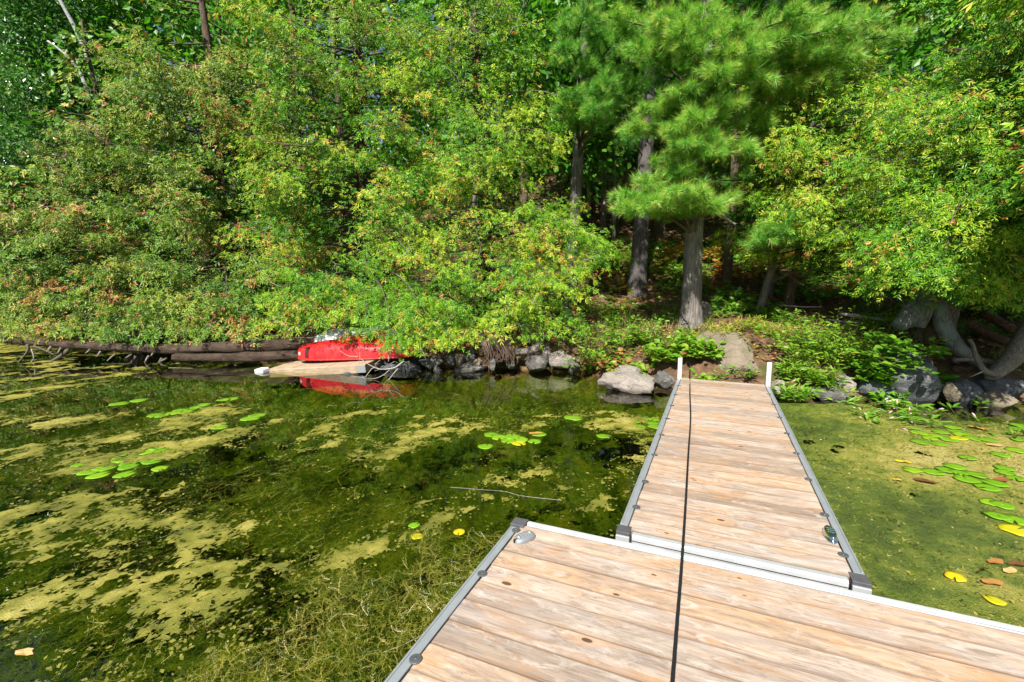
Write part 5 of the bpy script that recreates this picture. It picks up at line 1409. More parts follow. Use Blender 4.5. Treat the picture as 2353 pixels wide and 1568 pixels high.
def ground_at(px, py, Y):
    p = at(px, py, Y); p[2] = max(gz(p[0], p[1]), 0.0); return p
S_ = M_SHRUB
for i, (px, Y, h, sp, ns, per, lf, tpl, t0, red, lb) in enumerate((
    (1370, 8.95, .7, .5, 20, 16, .075, "oval", .50, .05, "low leafy shrub on the bank below the straight brown-grey pine"),
    (1430, 8.9, .72, .5, 20, 18, .075, "oval", .52, .04, "light green shrub on the bank right of the shore boulders"),
    (1490, 8.85, .55, .5, 20, 18, .07, "oval", .50, .03, "leafy shrub on the bank to the left of the rope pine"),
    (1400, 8.55, .42, .45, 18, 14, .085, "round", .48, .55, "reddish-leaved creeper hanging over the rocks by the water"),
    (1340, 8.95, .35, .35, 14, 14, .075, "round", .5, .25, "green and red vine at the top of the small striped rock"),
    (1450, 8.2, .45, .45, 20, 16, .085, "round", .58, .12, "round-leaved plant above the flat pink rock"),
    (1520, 8.15, .48, .45, 22, 16, .09, "round", .60, .05, "bright round-leaved plant behind the walkway's left pole"),
    (1580, 8.1, .46, .45, 22, 16, .09, "round", .58, .02, "bright leafy clump under the rope at the end of the walkway"),
    (1630, 7.9, .32, .25, 12, 12, .085, "round", .60, .0, "yellow-green clump left of the sandy bank rock"),
    (1662, 7.5, .30, .3, 10, 9, .08, "lance", .42, .0, "narrow-leaved dark plant at the middle of the walkway's end"),
    (1712, 7.5, .24, .35, 10, 8, .08, "lance", .45, .0, "narrow-leaved plant in front of the sandy bank rock"),
    (1712, 7.95, .42, .2, 4, 8, .07, "oval", .62, .1, "small thin sprig growing up the sandy bank rock"),
    (1830, 7.4, .36, .3, 16, 14, .09, "lance", .60, .0, "long-leaved bright plant right of the walkway's right pole"),
    (1850, 7.6, .80, .5, 24, 20, .075, "oval", .58, .02, "tall yellow-green shrub on the bank right of the walkway"),
    (1905, 7.55, .95, .5, 26, 22, .065, "oval", .56, .03, "tallest small-leaved shrub right of the walkway"),
    (1960, 7.5, .80, .5, 22, 20, .075, "oval", .50, .03, "small-leaved shrub between the tall shrub and the vine"),
    (1880, 7.25, .40, .4, 20, 18, .10, "lance", .62, .0, "glossy long-leaved clump just above the sunlit slab"),
    (1830, 6.95, .28, .35, 18, 14, .11, "lance", .52, .0, "lance-leaved plant at the waterline by the round speckled rock"),
    (1930, 7.0, .30, .35, 16, 14, .085, "lance", .62, .12, "reddish-stemmed plant on the blocky sunlit rock"),
    (2060, 7.1, .38, .5, 16, 14, .12, "round", .36, .0, "big-leaved vine hanging over the dark rock ledge"),
    (2105, 7.0, .30, .45, 14, 12, .125, "round", .34, .0, "large round-leaved vine draped above the shaded boulder"),
    (2160, 7.0, .20, .4, 12, 10, .13, "round", .38, .0, "trailing vine leaves beside the curved silvery root"),
    (2015, 7.2, .42, .45, 20, 16, .10, "round", .40, .03, "leafy vine left of the big-leaved vine"),
    (2050, 6.8, .25, .35, 14, 10, .11, "oval", .40, .0, "low dark-leaved plant in front of the dark rock ledge"),
    (1420, 9.8, .40, .5, 18, 14, .07, "oval", .45, .05, "shaded bush on the upper bank behind the light green shrub"),
    (1530, 9.9, .35, .5, 18, 12, .065, "oval", .42, .02, "low green plants between the two big pines"),
    (1690, 10.3, .35, .5, 18, 12, .07, "maple", .45, .0, "yellowish low plants at the foot of the slim reddish trunk"),
    (1800, 9.6, .38, .5, 18, 14, .07, "oval", .42, .02, "green tuft of plants right of the leaning young pine"),
    (1990, 8.9, .4, .5, 16, 14, .09, "oval", .62, .0, "sunny yellow-green plants behind the pale bare log"),
    (2050, 9.0, .42, .5, 16, 14, .09, "lance", .66, .0, "bright fern-like plants beside the stump's left root"),
    (2270, 8.3, .3, .5, 14, 12, .09, "oval", .45, .05, "low leafy plants behind the rotten reddish log"),
    (1604, 7.35, .36, .3, 16, 14, .085, "round", .58, .0, "leafy clump covering the left flank of the sandy bank rock"),
    (1822, 7.35, .34, .3, 14, 12, .07, "oval", .58, .02, "leafy clump covering the right flank of the sandy bank rock"),
    (1660, 8.5, .34, .35, 26, 9, .2, "blade", .95, .0, "dry grass tuft on the left top of the sandy bank rock"),
    (1720, 8.7, .30, .4, 26, 9, .2, "blade", .80, .0, "grass tuft along the top of the sandy bank rock"),
    (1780, 8.5, .34, .35, 26, 9, .2, "blade", .93, .0, "dry grass tuft on the right top of the sandy bank rock"),
    (1940, 8.0, .30, .4, 26, 9, .2, "blade", .95, .0, "tan dry grass behind the tallest shrub right of the walkway"),
    (1870, 8.2, .55, .5, 22, 18, .07, "oval", .60, .02, "sunny shrub higher on the bank behind the tall shrubs"))):
    b = ground_at(px, 800, Y)
    ns = int(ns * 1.0); lf *= 1.25 if tpl != 'blade' else 1; h *= 1.0
    plant("bank_plant" if tpl != "round" else "leafy_vine", lb, b, h, sp, ns, per, lf, tpl, S_, 200 + i, t0, .13, red, None, .55, lean=(0, -.2))
# hanging vine leaves over the ledge
for i, (px, py, Y, lb) in enumerate(((2085, 800, 6.9, "spray of broad leaves hanging in front of the shaded boulder"), (2045, 830, 6.8, "leafy stem drooping over the rock ledge toward the water"))):
    plant("leafy_vine", lb, at(px, py, Y), .42, .5, 12, 10, .12, "round", S_, 260 + i, .36, .12, 0, None, 1.2, lean=(0, -.5))
# maple saplings and ferns on the shaded slope
sap = 0
for i, (px, py, Y, t0) in enumerate(((1400, 560, 13.5, .6), (1440, 560, 14, .8), (1500, 640, 13.2, .35), (1540, 600, 14, .8), (1545, 660, 12.6, .35), (1620, 560, 14, .7), (1630, 640, 12.6, .8), (1640, 690, 11.4, .3), (1700, 640, 12.5, .75),
                                     (1700, 600, 14, .3), (1750, 600, 13, .7), (1800, 640, 12, .6), (1850, 660, 11.2, .4), (1880, 620, 12.5, .75), (1420, 640, 12.4, .6), (1390, 700, 10.8, .35), (1950, 660, 10.8, .6), (1850, 600, 13.6, .8))):
    b = at(px, py, Y); b[2] = gz(b[0], b[1])
    names = ["between the straight brown-grey pine and the big flared pine", "high in the gap left of the big flared pine", "just right of the big flared pine's trunk", "behind the two big pines", "low between the two big pines",
             "high between the rope pine and the slim reddish trunk", "between the rope pine and the slim reddish trunk", "low behind the rope pine", "right of the slim reddish trunk", "higher up right of the slim reddish trunk",
             "behind the leaning young pine", "just right of the leaning young pine", "on the slope left of the pale bare log", "high on the slope above the pale bare log", "left of the big flared pine's foot",
             "at the foot of the straight brown-grey pine", "in the dark gap under the pale-tipped cedar", "far up the slope under the pale-tipped cedar"][i]
    colr = "orange-leaved" if t0 > .65 else ("yellowish" if t0 > .5 else "green")
    plant("maple_sapling", f"small {colr} sapling {names}", b, .75, .6, 7, 13, .15, "maple", M_AUTUMN, 300 + i, t0, .18, 0, "saplings on the shaded slope", .7, "sapling")

# leaf litter and grass (nobody could count them)
rl = np.random.default_rng(81)
n = 15000
lx = rl.uniform(-6, 12, n); ly = shore_y(lx) + rl.uniform(.5, 11, n)
P = np.stack([lx, ly, ground_z(lx, ly) + .015], 1)
V, T, tt = scatter(LT["flat"], P, norm(rl.normal(0, 1, (n, 3)) * np.array((1, 1, .3))), norm(rl.normal(0, .35, (n, 3)) + np.array((0, -.25, 1))), rl.uniform(.05, .11, n), rl.random(n))
o = obj("leaf_litter", mesh_np("leaf_litter", V, T, M_LITTER, tt)); o["kind"] = "stuff"; o["label"] = "brown and orange fallen leaves covering the slope"; o["category"] = "leaves"
n = 9000
lx = rl.uniform(1.2, 9, n); ly = shore_y(lx) + rl.uniform(.5, 3.4, n)
k = fbm(lx * 1.4, ly * 1.4, 91, 3) > .47
lx, ly = lx[k], ly[k]; n = len(lx)
P = np.stack([lx, ly, ground_z(lx, ly) - .01], 1)
V, T, tt = scatter(LT["blade"], P, norm(rl.normal(0, .45, (n, 3)) + np.array((0, -.15, 1))), norm(rl.normal(0, 1, (n, 3))), rl.uniform(.10, .26, n), np.clip(fbm(lx, ly, 92, 2) * 1.7 - .35 + rl.normal(0, .12, n), 0, 1))
o = obj("grass", mesh_np("grass", V, T, M_GRASS, tt)); o["kind"] = "stuff"; o["label"] = "short green and dry grass on the bank"; o["category"] = "grass"
n = 9000
lx = rl.uniform(-1.0, 10, n); ly = shore_y(lx) + rl.uniform(2.8, 8.5, n)
k = fbm(lx * .8, ly * .8, 95, 3) > .44
lx, ly = lx[k], ly[k]; n = len(lx)
P = np.stack([lx, ly, ground_z(lx, ly) + rl.uniform(.04, .22, n)], 1)
V, T, tt = scatter(LT["maple"], P, norm(rl.normal(0, 1, (n, 3)) * np.array((1, 1, .3))), norm(rl.normal(0, .35, (n, 3)) + np.array((0, -.3, 1))), rl.uniform(.07, .15, n), np.clip(.35 + rl.normal(0, .2, n), 0, .9))
o = obj("undergrowth", mesh_np("undergrowth", V, T, M_SHRUB, tt)); o["kind"] = "stuff"; o["label"] = "low green ground plants spread over the shaded slope"; o["category"] = "undergrowth"

# ------------------------------------------------------------------ water plants
def z4(X, Y_): return (X * .49995, 784.4 + Y_ * .49995)
def z5(X, Y_): return (784.4 + X * .5, 784.4 + Y_ * .5)
def z8(X, Y_): return ((3200 + X / 1.959) * .6128, (1500 + Y_ / 1.959) * .6128)
PADS = []
def pad_mesh(seed):
    rng = np.random.default_rng(seed)
    n = 22; notch = rng.uniform(.12, .22)
    a = np.linspace(notch, 2 * np.pi - notch, n)
    w_ = 1 + .05 * np.sin(a * 3 + seed) + .03 * np.sin(a * 5)
    rim = np.stack([np.cos(a) * w_, np.sin(a) * w_ * .9, .045 + .03 * np.sin(a * 4 + seed)], 1); inn = np.stack([np.cos(a) * .6, np.sin(a) * .55, np.full(n, .03)], 1)
    c = np.array([[.06, 0, .02]])
    V = np.concatenate([rim, inn, c, rim - np.array((0, 0, .03))])
    Q = [(j, j + 1, n + j + 1, n + j) for j in range(n - 1)] + [(2 * n + 1 + j, 2 * n + 2 + j, j + 1, j) for j in range(n - 1)]
    T = [(n + j, n + j + 1, 2 * n) for j in range(n - 1)]
    return V, np.array(Q), np.array(T)
PV = [pad_mesh(s) for s in range(6)]
PM = {}
def pad(px, py, d, t, label, group=None, name="lily_pad"):
    k = (random.randrange(6), round(t * 8) / 8)
    if k not in PM:
        V, Q, T = PV[k[0]]; PM[k] = mesh_np("lily_pad", V * np.array((1, 1, .6)), Q, M_LILY, np.full(len(V), k[1]), True, T)
    p = on(px, py, 0.008)
    if p[0] > 1.2 + .1 * p[1]: p[2] = .024
    o = obj(name, PM[k], None, p); s = d * (.57 if p[0] < 1.2 + .1 * p[1] else .46) * random.uniform(.85, 1.15)
    o.scale = (s, s, s); o.rotation_euler = (random.uniform(-.03, .03), random.uniform(-.03, .03), random.uniform(0, 6.28))
    return tag(o, label, "lily pad", group)
for q in ((370, 567), (440, 558), (465, 580), (410, 600), (375, 592), (490, 583), (455, 616), (530, 530), (555, 545), (590, 560), (625, 527), (648, 540), (675, 508), (705, 520), (728, 487), (700, 552), (735, 585), (575, 612), (745, 505), (770, 508), (590, 576)):
    pad(*z4(*q), .155, random.uniform(.3, .68), "green lily pad in the large oval cluster on the open water at the left", "pads in the large left cluster")
for q in ((715, 340), (745, 342), (800, 330), (830, 318), (850, 325), (900, 305), (925, 298), (880, 312), (940, 290), (1030, 268), (1065, 265)):
    pad(*z4(*q), .17, random.uniform(.3, .6), "bright pad in the loose far cluster beyond the large left cluster", "pads in the far left cluster")
for q in ((1010, 395), (1150, 355), (1185, 340), (640, 272), (550, 287)):
    pad(*z4(*q), .2, random.uniform(.3, .6), "scattered lone pad on the algae between the fallen trunk and the left cluster", "lone pads left of the boats")
for q in ((690, 429), (728, 442), (782, 437), (770, 457), (822, 450), (910, 427), (888, 460), (663, 483)):
    pad(*z5(*q), .165, random.uniform(.4, .62), "green pad in the small round cluster in the middle of the pond", "pads in the middle cluster")
pad(*z5(815, 468), .14, .86, "yellowish pad at the edge of the small middle cluster")
pad(*z5(1066, 352), .19, .5, "single green pad below the shore boulders")
pad(*z5(1205, 436), .15, .35, "single dark green pad between the middle cluster and the walkway")
pad(*z5(335, 845), .075, .45, "small green pad on the algae left of the front dock, farther one")
pad(*z5(349, 896), .085, .86, "yellow-green pad on the algae left of the front dock")
pad(*z5(542, 876), .07, .95, "small yellow pad nearest the front dock's corner")
for q in ((1345, 368), (1362, 392), (1395, 355), (1435, 365), (1432, 382), (1440, 398)):
    pad(*z5(*q), .17, random.uniform(.25, .5), "green pad in the cluster against the walkway's left rail", "pads beside the walkway")
for q in ((430, 525), (585, 540), (680, 525), (745, 500), (770, 545), (830, 592), (900, 560), (985, 655), (1040, 622)):
    pad(*z8(*q), .19, random.uniform(.3, .6), "green pad in the chain of pads on the carpet right of the walkway", "pads in the right-hand chain")
for q in ((480, 250), (490, 318), (600, 272), (630, 332), (640, 245), (700, 300), (800, 265), (880, 292), (985, 300), (760, 240), (725, 208), (560, 290)):
    pad(*z8(*q), .20, random.uniform(.35, .66), "green pad in the dense group in front of the pink-flowered plants", "pads by the pink flowers")
for q in ((1085, 412), (1105, 510), (1110, 542), (1190, 585), (840, 435), (1010, 765), (1095, 785)):
    pad(*z8(*q), .18, random.uniform(.3, .6), "scattered green pad toward the right edge of the algae carpet", "scattered right-hand pads")
for q in ((1215, 195), (1215, 222), (1220, 300), (1200, 380)):
    pad(*z8(*q), .22, random.uniform(.4, .62), "green pad in the group below the shaded rocks at the right edge", "pads at the right edge")
pad(*z8(1060, 865), .20, .4, "large green pad overlapping its neighbour near the right edge")
pad(*z8(1180, 895), .22, .5, "largest green pad at the right edge with another over its rim")
pad(*z8(1190, 968), .19, .85, "yellow-green pad in front of the two large right-hand pads")
pad(*z8(770, 290), .18, .93, "yellow pad among the green ones by the pink flowers")
pad(*z8(745, 1315), .125, 1.0, "bright yellow pad alone near the front dock's right part")
pad(*z8(1035, 1490), .10, .82, "small yellow-green pad closest to the front dock's far edge")
# which pad is which: its row and its place in the row
ORD = ["first", "second", "third", "fourth", "fifth", "sixth", "seventh", "eighth", "ninth", "tenth", "eleventh"]
byg = {}
for o in SC.objects:
    if o.name.startswith("lily_pad") and o.get("group"): byg.setdefault(o["group"], []).append(o)
for gname, os_ in byg.items():
    where = {"pads in the large left cluster": "the large oval cluster at the left", "pads in the far left cluster": "the loose far-left cluster", "lone pads left of the boats": "the scattered pads nearest the fallen log",
             "pads in the middle cluster": "the small round cluster mid-pond", "pads beside the walkway": "the cluster at the walkway's left rail", "pads in the right-hand chain": "the chain right of the walkway",
             "pads by the pink flowers": "the group by the pink flowers", "scattered right-hand pads": "the scattered pads right of the chain", "pads at the right edge": "the group under the shaded rocks"}[gname]
    os_.sort(key=lambda o: o.location.y)
    nr = 1 if len(os_) <= 6 else (2 if len(os_) <= 14 else 3)
    rows = np.array_split(np.arange(len(os_)), nr)
    for r_i, row in enumerate(rows):
        rn = {1: [""], 2: [" front row of", " back row of"], 3: [" front row of", " middle row of", " back row of"]}[nr][r_i]
        for k_, q in enumerate(sorted(row, key=lambda q: os_[q].location.x / os_[q].location.y)):
            os_[q]["label"] = f"{ORD[k_]} lily pad from left in{rn} {where}"
# dead leaves floating
def floating_leaf(px, py, d, mat, t, label, seed):
    rng = np.random.default_rng(seed)
    n = 11; a = np.linspace(0, 2 * np.pi, n, endpoint=False); r = 1 + rng.normal(0, .14, n)
    V = np.concatenate([np.stack([np.cos(a) * r, np.sin(a) * r * .5, rng.uniform(.02, .18, n)], 1), [[0, 0, .05]]]) * d / 2
    T = np.array([(j, (j + 1) % n, n) for j in range(n)])
    o = obj("floating_leaf", mesh_np("floating_leaf", V, T, mat, np.full(n + 1, t)), None, on(px, py, .022 if px > 1700 else .008)); o.rotation_euler = (0, 0, rng.uniform(-.6, .6))
    return tag(o, label, "leaf")
M_YEL = leaf_mat("yellow_leaf", [(0, (.55, .40, .03)), (1, (.65, .45, .04))], .5, .4, .2)
for i, (q, d, m, t, lb) in enumerate((((375, 455), .15, M_YEL, .5, "bright yellow fallen leaf above the right-hand chain of pads"), ((318, 585), .07, M_YEL, .9, "tiny yellow leaf on the carpet near the walkway"),
        ((530, 600), .17, M_LITTER, .0, "dark brown sunken leaf below the right-hand chain of pads"), ((1090, 588), .17, M_LITTER, .3, "brown curled leaf right of the chain of pads"),
        ((1020, 1340), .11, M_LITTER, .6, "small purplish-brown leaf near the front dock at the right"), ((1140, 1255), .10, M_LITTER, .95, "pinkish dead leaf near the right edge"),
        ((1210, 1205), .12, M_LITTER, .05, "dark brown leaf cut by the right edge"), ((1045, 1190), .11, M_LITTER, .5, "faded leaf half sunk in the algae carpet"),
        ((910, 208), .2, M_LITTER, .75, "reddish leaf in the clear shallow by the shaded rocks"), ((1035, 335), .16, M_LITTER, .9, "pale dead pad by the scattered right-hand pads"))):
    floating_leaf(*z8(*q), d, m, t, lb, 400 + i)
for i, (px, py, d, t, lb) in enumerate(((55, 1500, .09, .95, "pink fallen leaf on the algae in the lower left corner"), (1228, 997, .16, .7, "reddish-brown dead pad among the middle cluster"), (1505, 962, .13, .6, "brown dead pad by the walkway's left rail"))):
    floating_leaf(px, py, d, M_LITTER, t, lb, 430 + i)
# pink-flowered water plants
for i, (q, h, lb) in enumerate((((140, 140), .22, "leftmost pink-flowered water plant beside the algae carpet"), ((225, 175), .26, "bushiest pink-flowered water plant with broad leaves"), ((325, 140), .26, "pink-flowered water plant with an upright pale leaf"),
        ((370, 70), .26, "leafy water plant just below the sunlit slab's end"), ((450, 100), .28, "water plant with a tall flower in front of the shaded boulder"), ((590, 190), .22, "small lone flowering plant before the layered slab"),
        ((1070, 250), .26, "lone flowering stem among pads near the right edge"), ((770, 100), .20, "dark-leaved water plant in the shadow of the boulder"), ((905, 60), .26, "upright dark-leaved stem against the layered slab"),
        ((-20, 40), .2, "low water plant at the foot of the waterline bush"), ((60, 30), .22, "glossy water plant between the bush and the flowers"))):
    b = on(*z8(*q), 0.0); b[2] = -.03
    plant("water_smartweed", lb, b, h, .38, 7 if i not in (5, 6, 8) else 3, 6, .15, "lance", S_, 450 + i, .42 if i not in (7, 8) else .2, .12, 0, "pink-flowered plants in the shallows", .8, "water plant", None, i not in (7, 8, 9))

# ------------------------------------------------------------------ algae and weed
ra = np.random.default_rng(91)
def in_dock(x, y, m=0.03):
    """True over the docks (and the raft is far enough to ignore)."""
    dx, dy = x - WX, y - WY
    a = dx * math.cos(THW) - dy * math.sin(THW); b = dx * math.sin(THW) + dy * math.cos(THW)
    w_ = (a > -m) & (a < WW + m) & (b > -.2) & (b < WL + m)
    dx, dy = x - FX, y - FY
    a2 = dx * math.cos(THD) - dy * math.sin(THD); b2 = dx * math.sin(THD) + dy * math.cos(THD)
    return w_ | ((a2 > -m) & (a2 < FLEN + m) & (b2 < m))
def side_right(x, y):
    dx, dy = x - WX, y - WY
    return dx * math.cos(THW) - dy * math.sin(THW) > WW * .5
SA = math.radians(42)        # drift direction of the streaks
def streak(x, y, seed, sc=1.0, an=3.0):
    u = x * math.sin(SA) + y * math.cos(SA); v = x * math.cos(SA) - y * math.sin(SA)
    wx = fbm(x * .7, y * .7, seed + 50, 3) * 1.2
    return fbm(u * sc / an + wx * .5, v * sc + wx, seed, 5)
def far_shade(x, y):
    """Clearer water close to the middle shore."""
    return np.clip((y - 6.2) / 1.6, 0, 1) * np.clip((x + 4.5) / 1.5, 0, 1) * np.clip((2.6 - x) / .8, 0, 1) + np.clip((y - 7.3) / .8, 0, 1) * (x > -6.5) * (x <= -3.5)
def grid_patch(x0, x1, y0, y1, st, fn, hz, mat, name, tintfn, crumble=False):
    gx_ = np.arange(x0, x1, st); gy_ = np.arange(y0, y1, st)
    X, Y_ = np.meshgrid(gx_, gy_)
    X = X + ra.uniform(-.42, .42, X.shape) * st; Y_ = Y_ + ra.uniform(-.42, .42, X.shape) * st
    d = fn(X, Y_)
    Z = hz(X, Y_, d)
    nx2 = len(gx_); ny2 = len(gy_)
    ii = (np.arange(ny2 - 1)[:, None] * nx2 + np.arange(nx2 - 1)[None, :]).ravel()
    tri = np.concatenate([np.stack([ii, ii + 1, ii + nx2 + 1], 1), np.stack([ii, ii + nx2 + 1, ii + nx2], 1)])
    dr = d.ravel()
    keep = (dr[tri] > 0).all(1)
    if crumble: keep &= ra.random(len(tri)) < np.clip(dr[tri].mean(1) * 5 + .30, 0, .95)
    tri = tri[keep]
    V = np.stack([X.ravel(), Y_.ravel(), Z.ravel()], 1)
    t = tintfn(X, Y_, d).ravel()
    u, inv = np.unique(tri.ravel(), return_inverse=True)
    return V[u], inv.reshape(-1, 3), t[u]
def dens_left(x, y):
    s = streak(x, y, 3, 2.1, 1.9)
    s2 = fbm(x * 5.5, y * 5.5, 8, 3); s3 = fbm(x * 17, y * 17, 9, 2)
    big = fbm(x * .55 + 3, y * .55, 19, 2)
    tang = np.clip(1.1 - np.hypot((x + .8) / 1.2, (y - 1.9) / .9), 0, 1)
    thr = .572 - .18 * (big - .5) - .045 * np.clip(1.3 - np.hypot((x - .1) / 1.7, (y - 4.4) / 1.6), 0, 1) + .09 * tang - .22 * np.clip((y - 9.0) / 2.0, 0, 1) * np.clip((-8.2 - x) / 1.5, 0, 1)
    d = s + (s2 - .5) * .50 + (s3 - .5) * .34 - thr - .5 * far_shade(x, y)
    bad = in_dock(x, y) | side_right(x, y) | (y > shore_y(x) - .25)
    return np.where(bad, -1, d)
def hz_left(x, y, d):
    return .003 + .010 * np.clip(d * 9, 0, 1) + .016 * np.clip(d * 9, 0, 1) * (fbm(x * 16, y * 16, 12, 2) - .35)
P1 = grid_patch(-7.5, 3.0, 1.2, 6.2, .021, dens_left, hz_left, M_MAT, "a", lambda x, y, d: np.clip(.0 + d * 2.2 + 1.0 * (fbm(x * 2.2, y * 2.2, 14, 3) - .42) + .5 * (fbm(x * 14, y * 14, 15, 2) - .5), 0, 1), True)
P2 = grid_patch(-15, 3.0, 6.2, 14, .05, dens_left, hz_left, M_MAT, "b", lambda x, y, d: np.clip(.0 + d * 2.2 + 1.0 * (fbm(x * 2.2, y * 2.2, 14, 3) - .42) + .5 * (fbm(x * 14, y * 14, 15, 2) - .5), 0, 1), True)
A = Acc(); A.add(P1[0], None, P1[1], P1[2]); A.add(P2[0], None, P2[1], P2[2])
# crumbs round the rims of the mats
n = 100000
x = ra.uniform(-8, 3, n); y = 1.3 + 9.5 * ra.random(n) ** 1.5
d = dens_left(x, y)
k = (d > -.16) & (d < .05) & (ra.random(n) < .75 * np.exp(-np.maximum(-d, 0) * 14))
x, y, d = x[k], y[k], d[k]; n = len(x)
P = np.stack([x, y, ra.uniform(.002, .012, n)], 1)
dirs = np.stack([ra.normal(0, 1, n), ra.normal(0, 1, n), ra.normal(0, .12, n)], 1)
V, T, tt = scatter(LT["flat"], P, norm(dirs), norm(ra.normal(0, .25, (n, 3)) + np.array((0, 0, 1))), ra.uniform(.010, .038, n), np.clip(.22 + ra.normal(0, .2, n), 0, 1))
A.add(V, None, T, tt)
o = obj("floating_algae", A.mesh("floating_algae", M_MAT, True)); o["kind"] = "stuff"; o["label"] = "streaky tan and olive algae floating on the pond left of the walkway"; o["category"] = "algae"

# carpet right of the walkway
def dens_right(x, y):
    s = fbm(x * 1.3, y * 1.3, 23, 4); s2 = fbm(x * 7, y * 7, 24, 3)
    # clearer water close to the shaded rocks, beside the corner bracket and along the rail
    dx, dy = x - WX, y - WY
    a = dx * math.cos(THW) - dy * math.sin(THW) - WW; b = dx * math.sin(THW) + dy * math.cos(THW)
    hole = np.clip(1 - np.hypot((a - .12) / .28, (b + .02) / .22), 0, 1) * 2.2 + .35 * np.clip(1 - a / .10, 0, 1)
    shade = np.clip((y - 5.6) / .5, 0, 1) * np.clip((x - 5.0) / .6, 0, 1) + 1.2 * np.clip((y - 6.6) / .3, 0, 1)
    d = .33 + (s - .5) * .7 + (s2 - .5) * .6 - hole - shade
    bad = in_dock(x, y) | ~side_right(x, y) | (y > shore_y(x) - .12)
    return np.where(bad, -1, d)
def tint_right(x, y, d):
    dx, dy = x - WX, y - WY
    a = dx * math.cos(THW) - dy * math.sin(THW) - WW
    return np.clip(.12 + .50 * np.clip((a - .3) / 1.2, 0, 1) + 1.3 * (fbm(x * .9, y * .9, 27, 3) - .5) * np.clip(a / .9, .15, 1) + .7 * (fbm(x * 11, y * 11, 28, 3) - .5), 0, 1)
def hz_right(x, y, d):
    return .003 + (.006 * fbm(x * 14, y * 14, 29, 3) + .014 * fbm(x * 24, y * 24, 30, 2)) * np.clip(d * 5, 0, 1)
P1 = grid_patch(1.5, 6.5, 1.0, 7.2, .030, dens_right, hz_right, M_CARPET, "c", tint_right)
P2 = grid_patch(6.5, 10.5, 1.0, 7.0, .07, dens_right, hz_right, M_CARPET, "d", tint_right)
A = Acc(); A.add(P1[0], None, P1[1], P1[2]); A.add(P2[0], None, P2[1], P2[2])
n = 30000
x = ra.uniform(1.5, 7, n); y = ra.uniform(1.2, 6.6, n); d = dens_right(x, y); k = d > 0; x, y = x[k], y[k]; n = len(x)
V, T, tt = scatter(LT["flat"], np.stack([x, y, ra.uniform(.008, .018, n)], 1), norm(ra.normal(0, 1, (n, 3)) * np.array((1, 1, .25))), norm(ra.normal(0, .3, (n, 3)) + np.array((0, 0, 1))), ra.uniform(.010, .032, n),
                   np.clip(tint_right(x, y, None) + ra.normal(.06, .42, n), 0, 1))
A.add(V, None, T, tt)
n = 9000
x = ra.uniform(1.5, 6.5, n); y = ra.uniform(1.2, 5.6, n); k = (dens_right(x, y) > 0) & (fbm(x * 2.2, y * 2.2, 35, 3) > .45); x, y = x[k], y[k]; n = len(x)
FT2 = (np.array([(0, .06, 0), (0, -.06, 0), (.45, .08, .10), (1, 0, .02), (.2, .45, .12), (.3, .02, .05), (.6, -.4, .1), (.5, 0, .06)]), np.array([(0, 1, 2), (2, 1, 3), (0, 5, 4), (2, 6, 7)]), np.zeros(8))
V, T, tt = scatter(FT2, np.stack([x, y, ra.uniform(.010, .018, n)], 1), norm(ra.normal(0, 1, (n, 3)) * np.array((1, 1, .25))), norm(ra.normal(0, .5, (n, 3)) + np.array((0, 0, 1))), ra.uniform(.02, .055, n),
                   np.clip(tint_right(x, y, None) + .05 + ra.normal(0, .25, n), 0, 1))
A.add(V, None, T, tt)
o = obj("algae_carpet", A.mesh("algae_carpet", M_CARPET, True)); o["kind"] = "stuff"; o["label"] = "dense green to tan algae carpet on the water right of the walkway"; o["category"] = "algae"

# submerged weed: feathery strands that follow the drift
n = 46000
x = ra.uniform(-7.5, 3.0, n); y = 1.3 + 8 * ra.random(n) ** 1.5
s = streak(x, y, 13, 1.0, 2.2)
k = (s > .485 + .09 * ra.random(n) - .25 * (fbm(x * .5 + 9, y * .5, 33, 2) - .5)) & ~in_dock(x, y) & ~side_right(x, y) & (y < shore_y(x) - .4)
x, y, s = x[k], y[k], s[k]; n = len(x)
depth = -.42 + .40 * np.clip((s - .44) * 5, 0, 1) * ra.uniform(.5, 1.0, n)
P = np.stack([x, y, depth], 1)
def feather_template(seed=1, n=7):
    rng = np.random.default_rng(seed); V = []; T = []
    for i in range(n):
        t = i / n; sgn = 1 if i % 2 else -1
        o_ = np.array((t, .05 * math.sin(t * 6), .02 * math.sin(t * 9)))
        d_ = norm(np.array((.55, sgn * rng.uniform(.5, 1), rng.normal(.15, .35)))) * rng.uniform(.12, .22)
        s_ = norm(np.cross(d_, (0, 0, 1.0))) * .012
        b = len(V); V += [o_ + s_, o_ - s_, o_ + d_]; T.append((b, b + 1, b + 2))
    b = len(V)
    V += [(0, .012, 0), (0, -.012, 0), (.5, .05 + .012, .02), (.5, .05 - .012, .02), (1, -.01, .0)]; T += [(b, b + 1, b + 3), (b, b + 3, b + 2), (b + 2, b + 3, b + 4)]
    return np.array(V), np.array(T), np.zeros(len(V))
FT = feather_template()
dirs = np.stack([math.sin(SA) + ra.normal(0, .8, n), math.cos(SA) + ra.normal(0, .8, n), ra.normal(.15, .22, n)], 1) * np.where(ra.random(n) < .5, 1, -1)[:, None]
V, T, tt = scatter(FT, P, norm(dirs), norm(ra.normal(0, .5, (n, 3)) + np.array((0, 0, 1))), ra.uniform(.04, .12, n), np.clip((depth + .42) * 1.1 + .12 + ra.normal(0, .15, n), 0, 1))
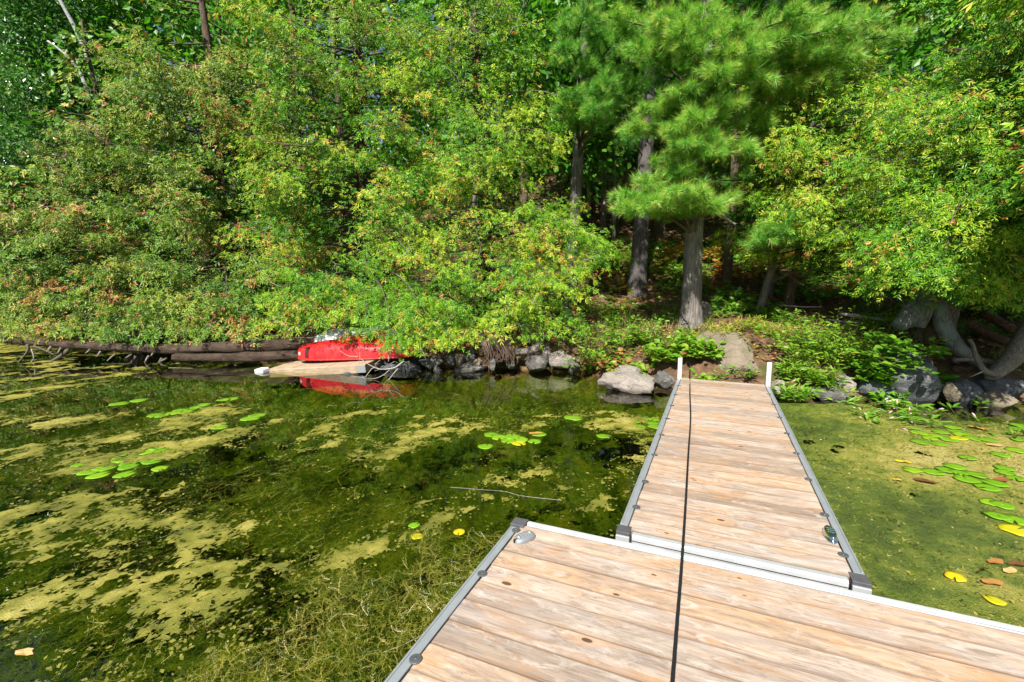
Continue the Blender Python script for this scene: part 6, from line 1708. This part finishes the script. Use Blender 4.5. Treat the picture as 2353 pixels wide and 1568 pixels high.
V[:, 2] = np.minimum(V[:, 2], .014)
o = obj("water_weed", mesh_np("water_weed", V, T, M_WEED, tt)); o["kind"] = "stuff"; o["label"] = "feathery weed growing under the pond surface"; o["category"] = "water weed"
# crisp tangle of weed breaking the surface in the lower left of the dock
n = 20000
x = ra.uniform(-1.9, .4, n); y = ra.uniform(1.2, 3.1, n)
s = fbm(x * 1.6, y * 1.6, 63, 4) + .12 * np.clip(1 - np.hypot((x + .75) / 1.1, (y - 1.9) / .8), 0, 1)
k = (s > .50) & ~in_dock(x, y)
x, y, s = x[k], y[k], s[k]; n = len(x)
z = np.clip(.002 + ra.normal(0, .010, n) + (s - .56) * .10, -.06, .028)
dirs = np.stack([ra.normal(0, 1, n), ra.normal(0, 1, n), ra.normal(.1, .3, n)], 1)
V, T, tt = scatter(FT, np.stack([x, y, z], 1), norm(dirs), norm(ra.normal(0, .6, (n, 3)) + np.array((0, 0, 1))), ra.uniform(.03, .10, n), np.clip(.42 + ra.normal(0, .22, n) + .5 * (fbm(x * 4, y * 4, 64, 2) - .5), 0, 1))
o = obj("weed_tangle", mesh_np("weed_tangle", V, T, M_WEED, tt)); o["kind"] = "stuff"; o["label"] = "tangled crisp weed breaking the surface beside the front dock"; o["category"] = "water weed"
# long loose stalks lying on the surface
for i, (pts, lb) in enumerate((([(1035, 1120), (1100, 1125), (1160, 1130), (1200, 1140), (1290, 1150)], "thin pale stalk floating between the middle cluster and the front dock"), ([(880, 1500), (930, 1480), (1010, 1440)], "straw-coloured stalk touching the front dock's left rail"))):
    V, Q, T = tube(spline([on(px, py, .012) for px, py in pts], 24), .0016, 4, 0, False)
    o = obj("floating_stalk", mesh_np("floating_stalk", V, Q, M_TWIG, None, True)); tag(o, lb, "stalk")

tot = sum(len(m.polygons) for m in {o.data for o in SC.objects if o.type == 'MESH'})
print("POLYS", tot, COUNT)
for m in sorted({o.data for o in SC.objects if o.type == 'MESH'}, key=lambda m: -len(m.polygons))[:24]: print("BIG", m.name, len(m.polygons))
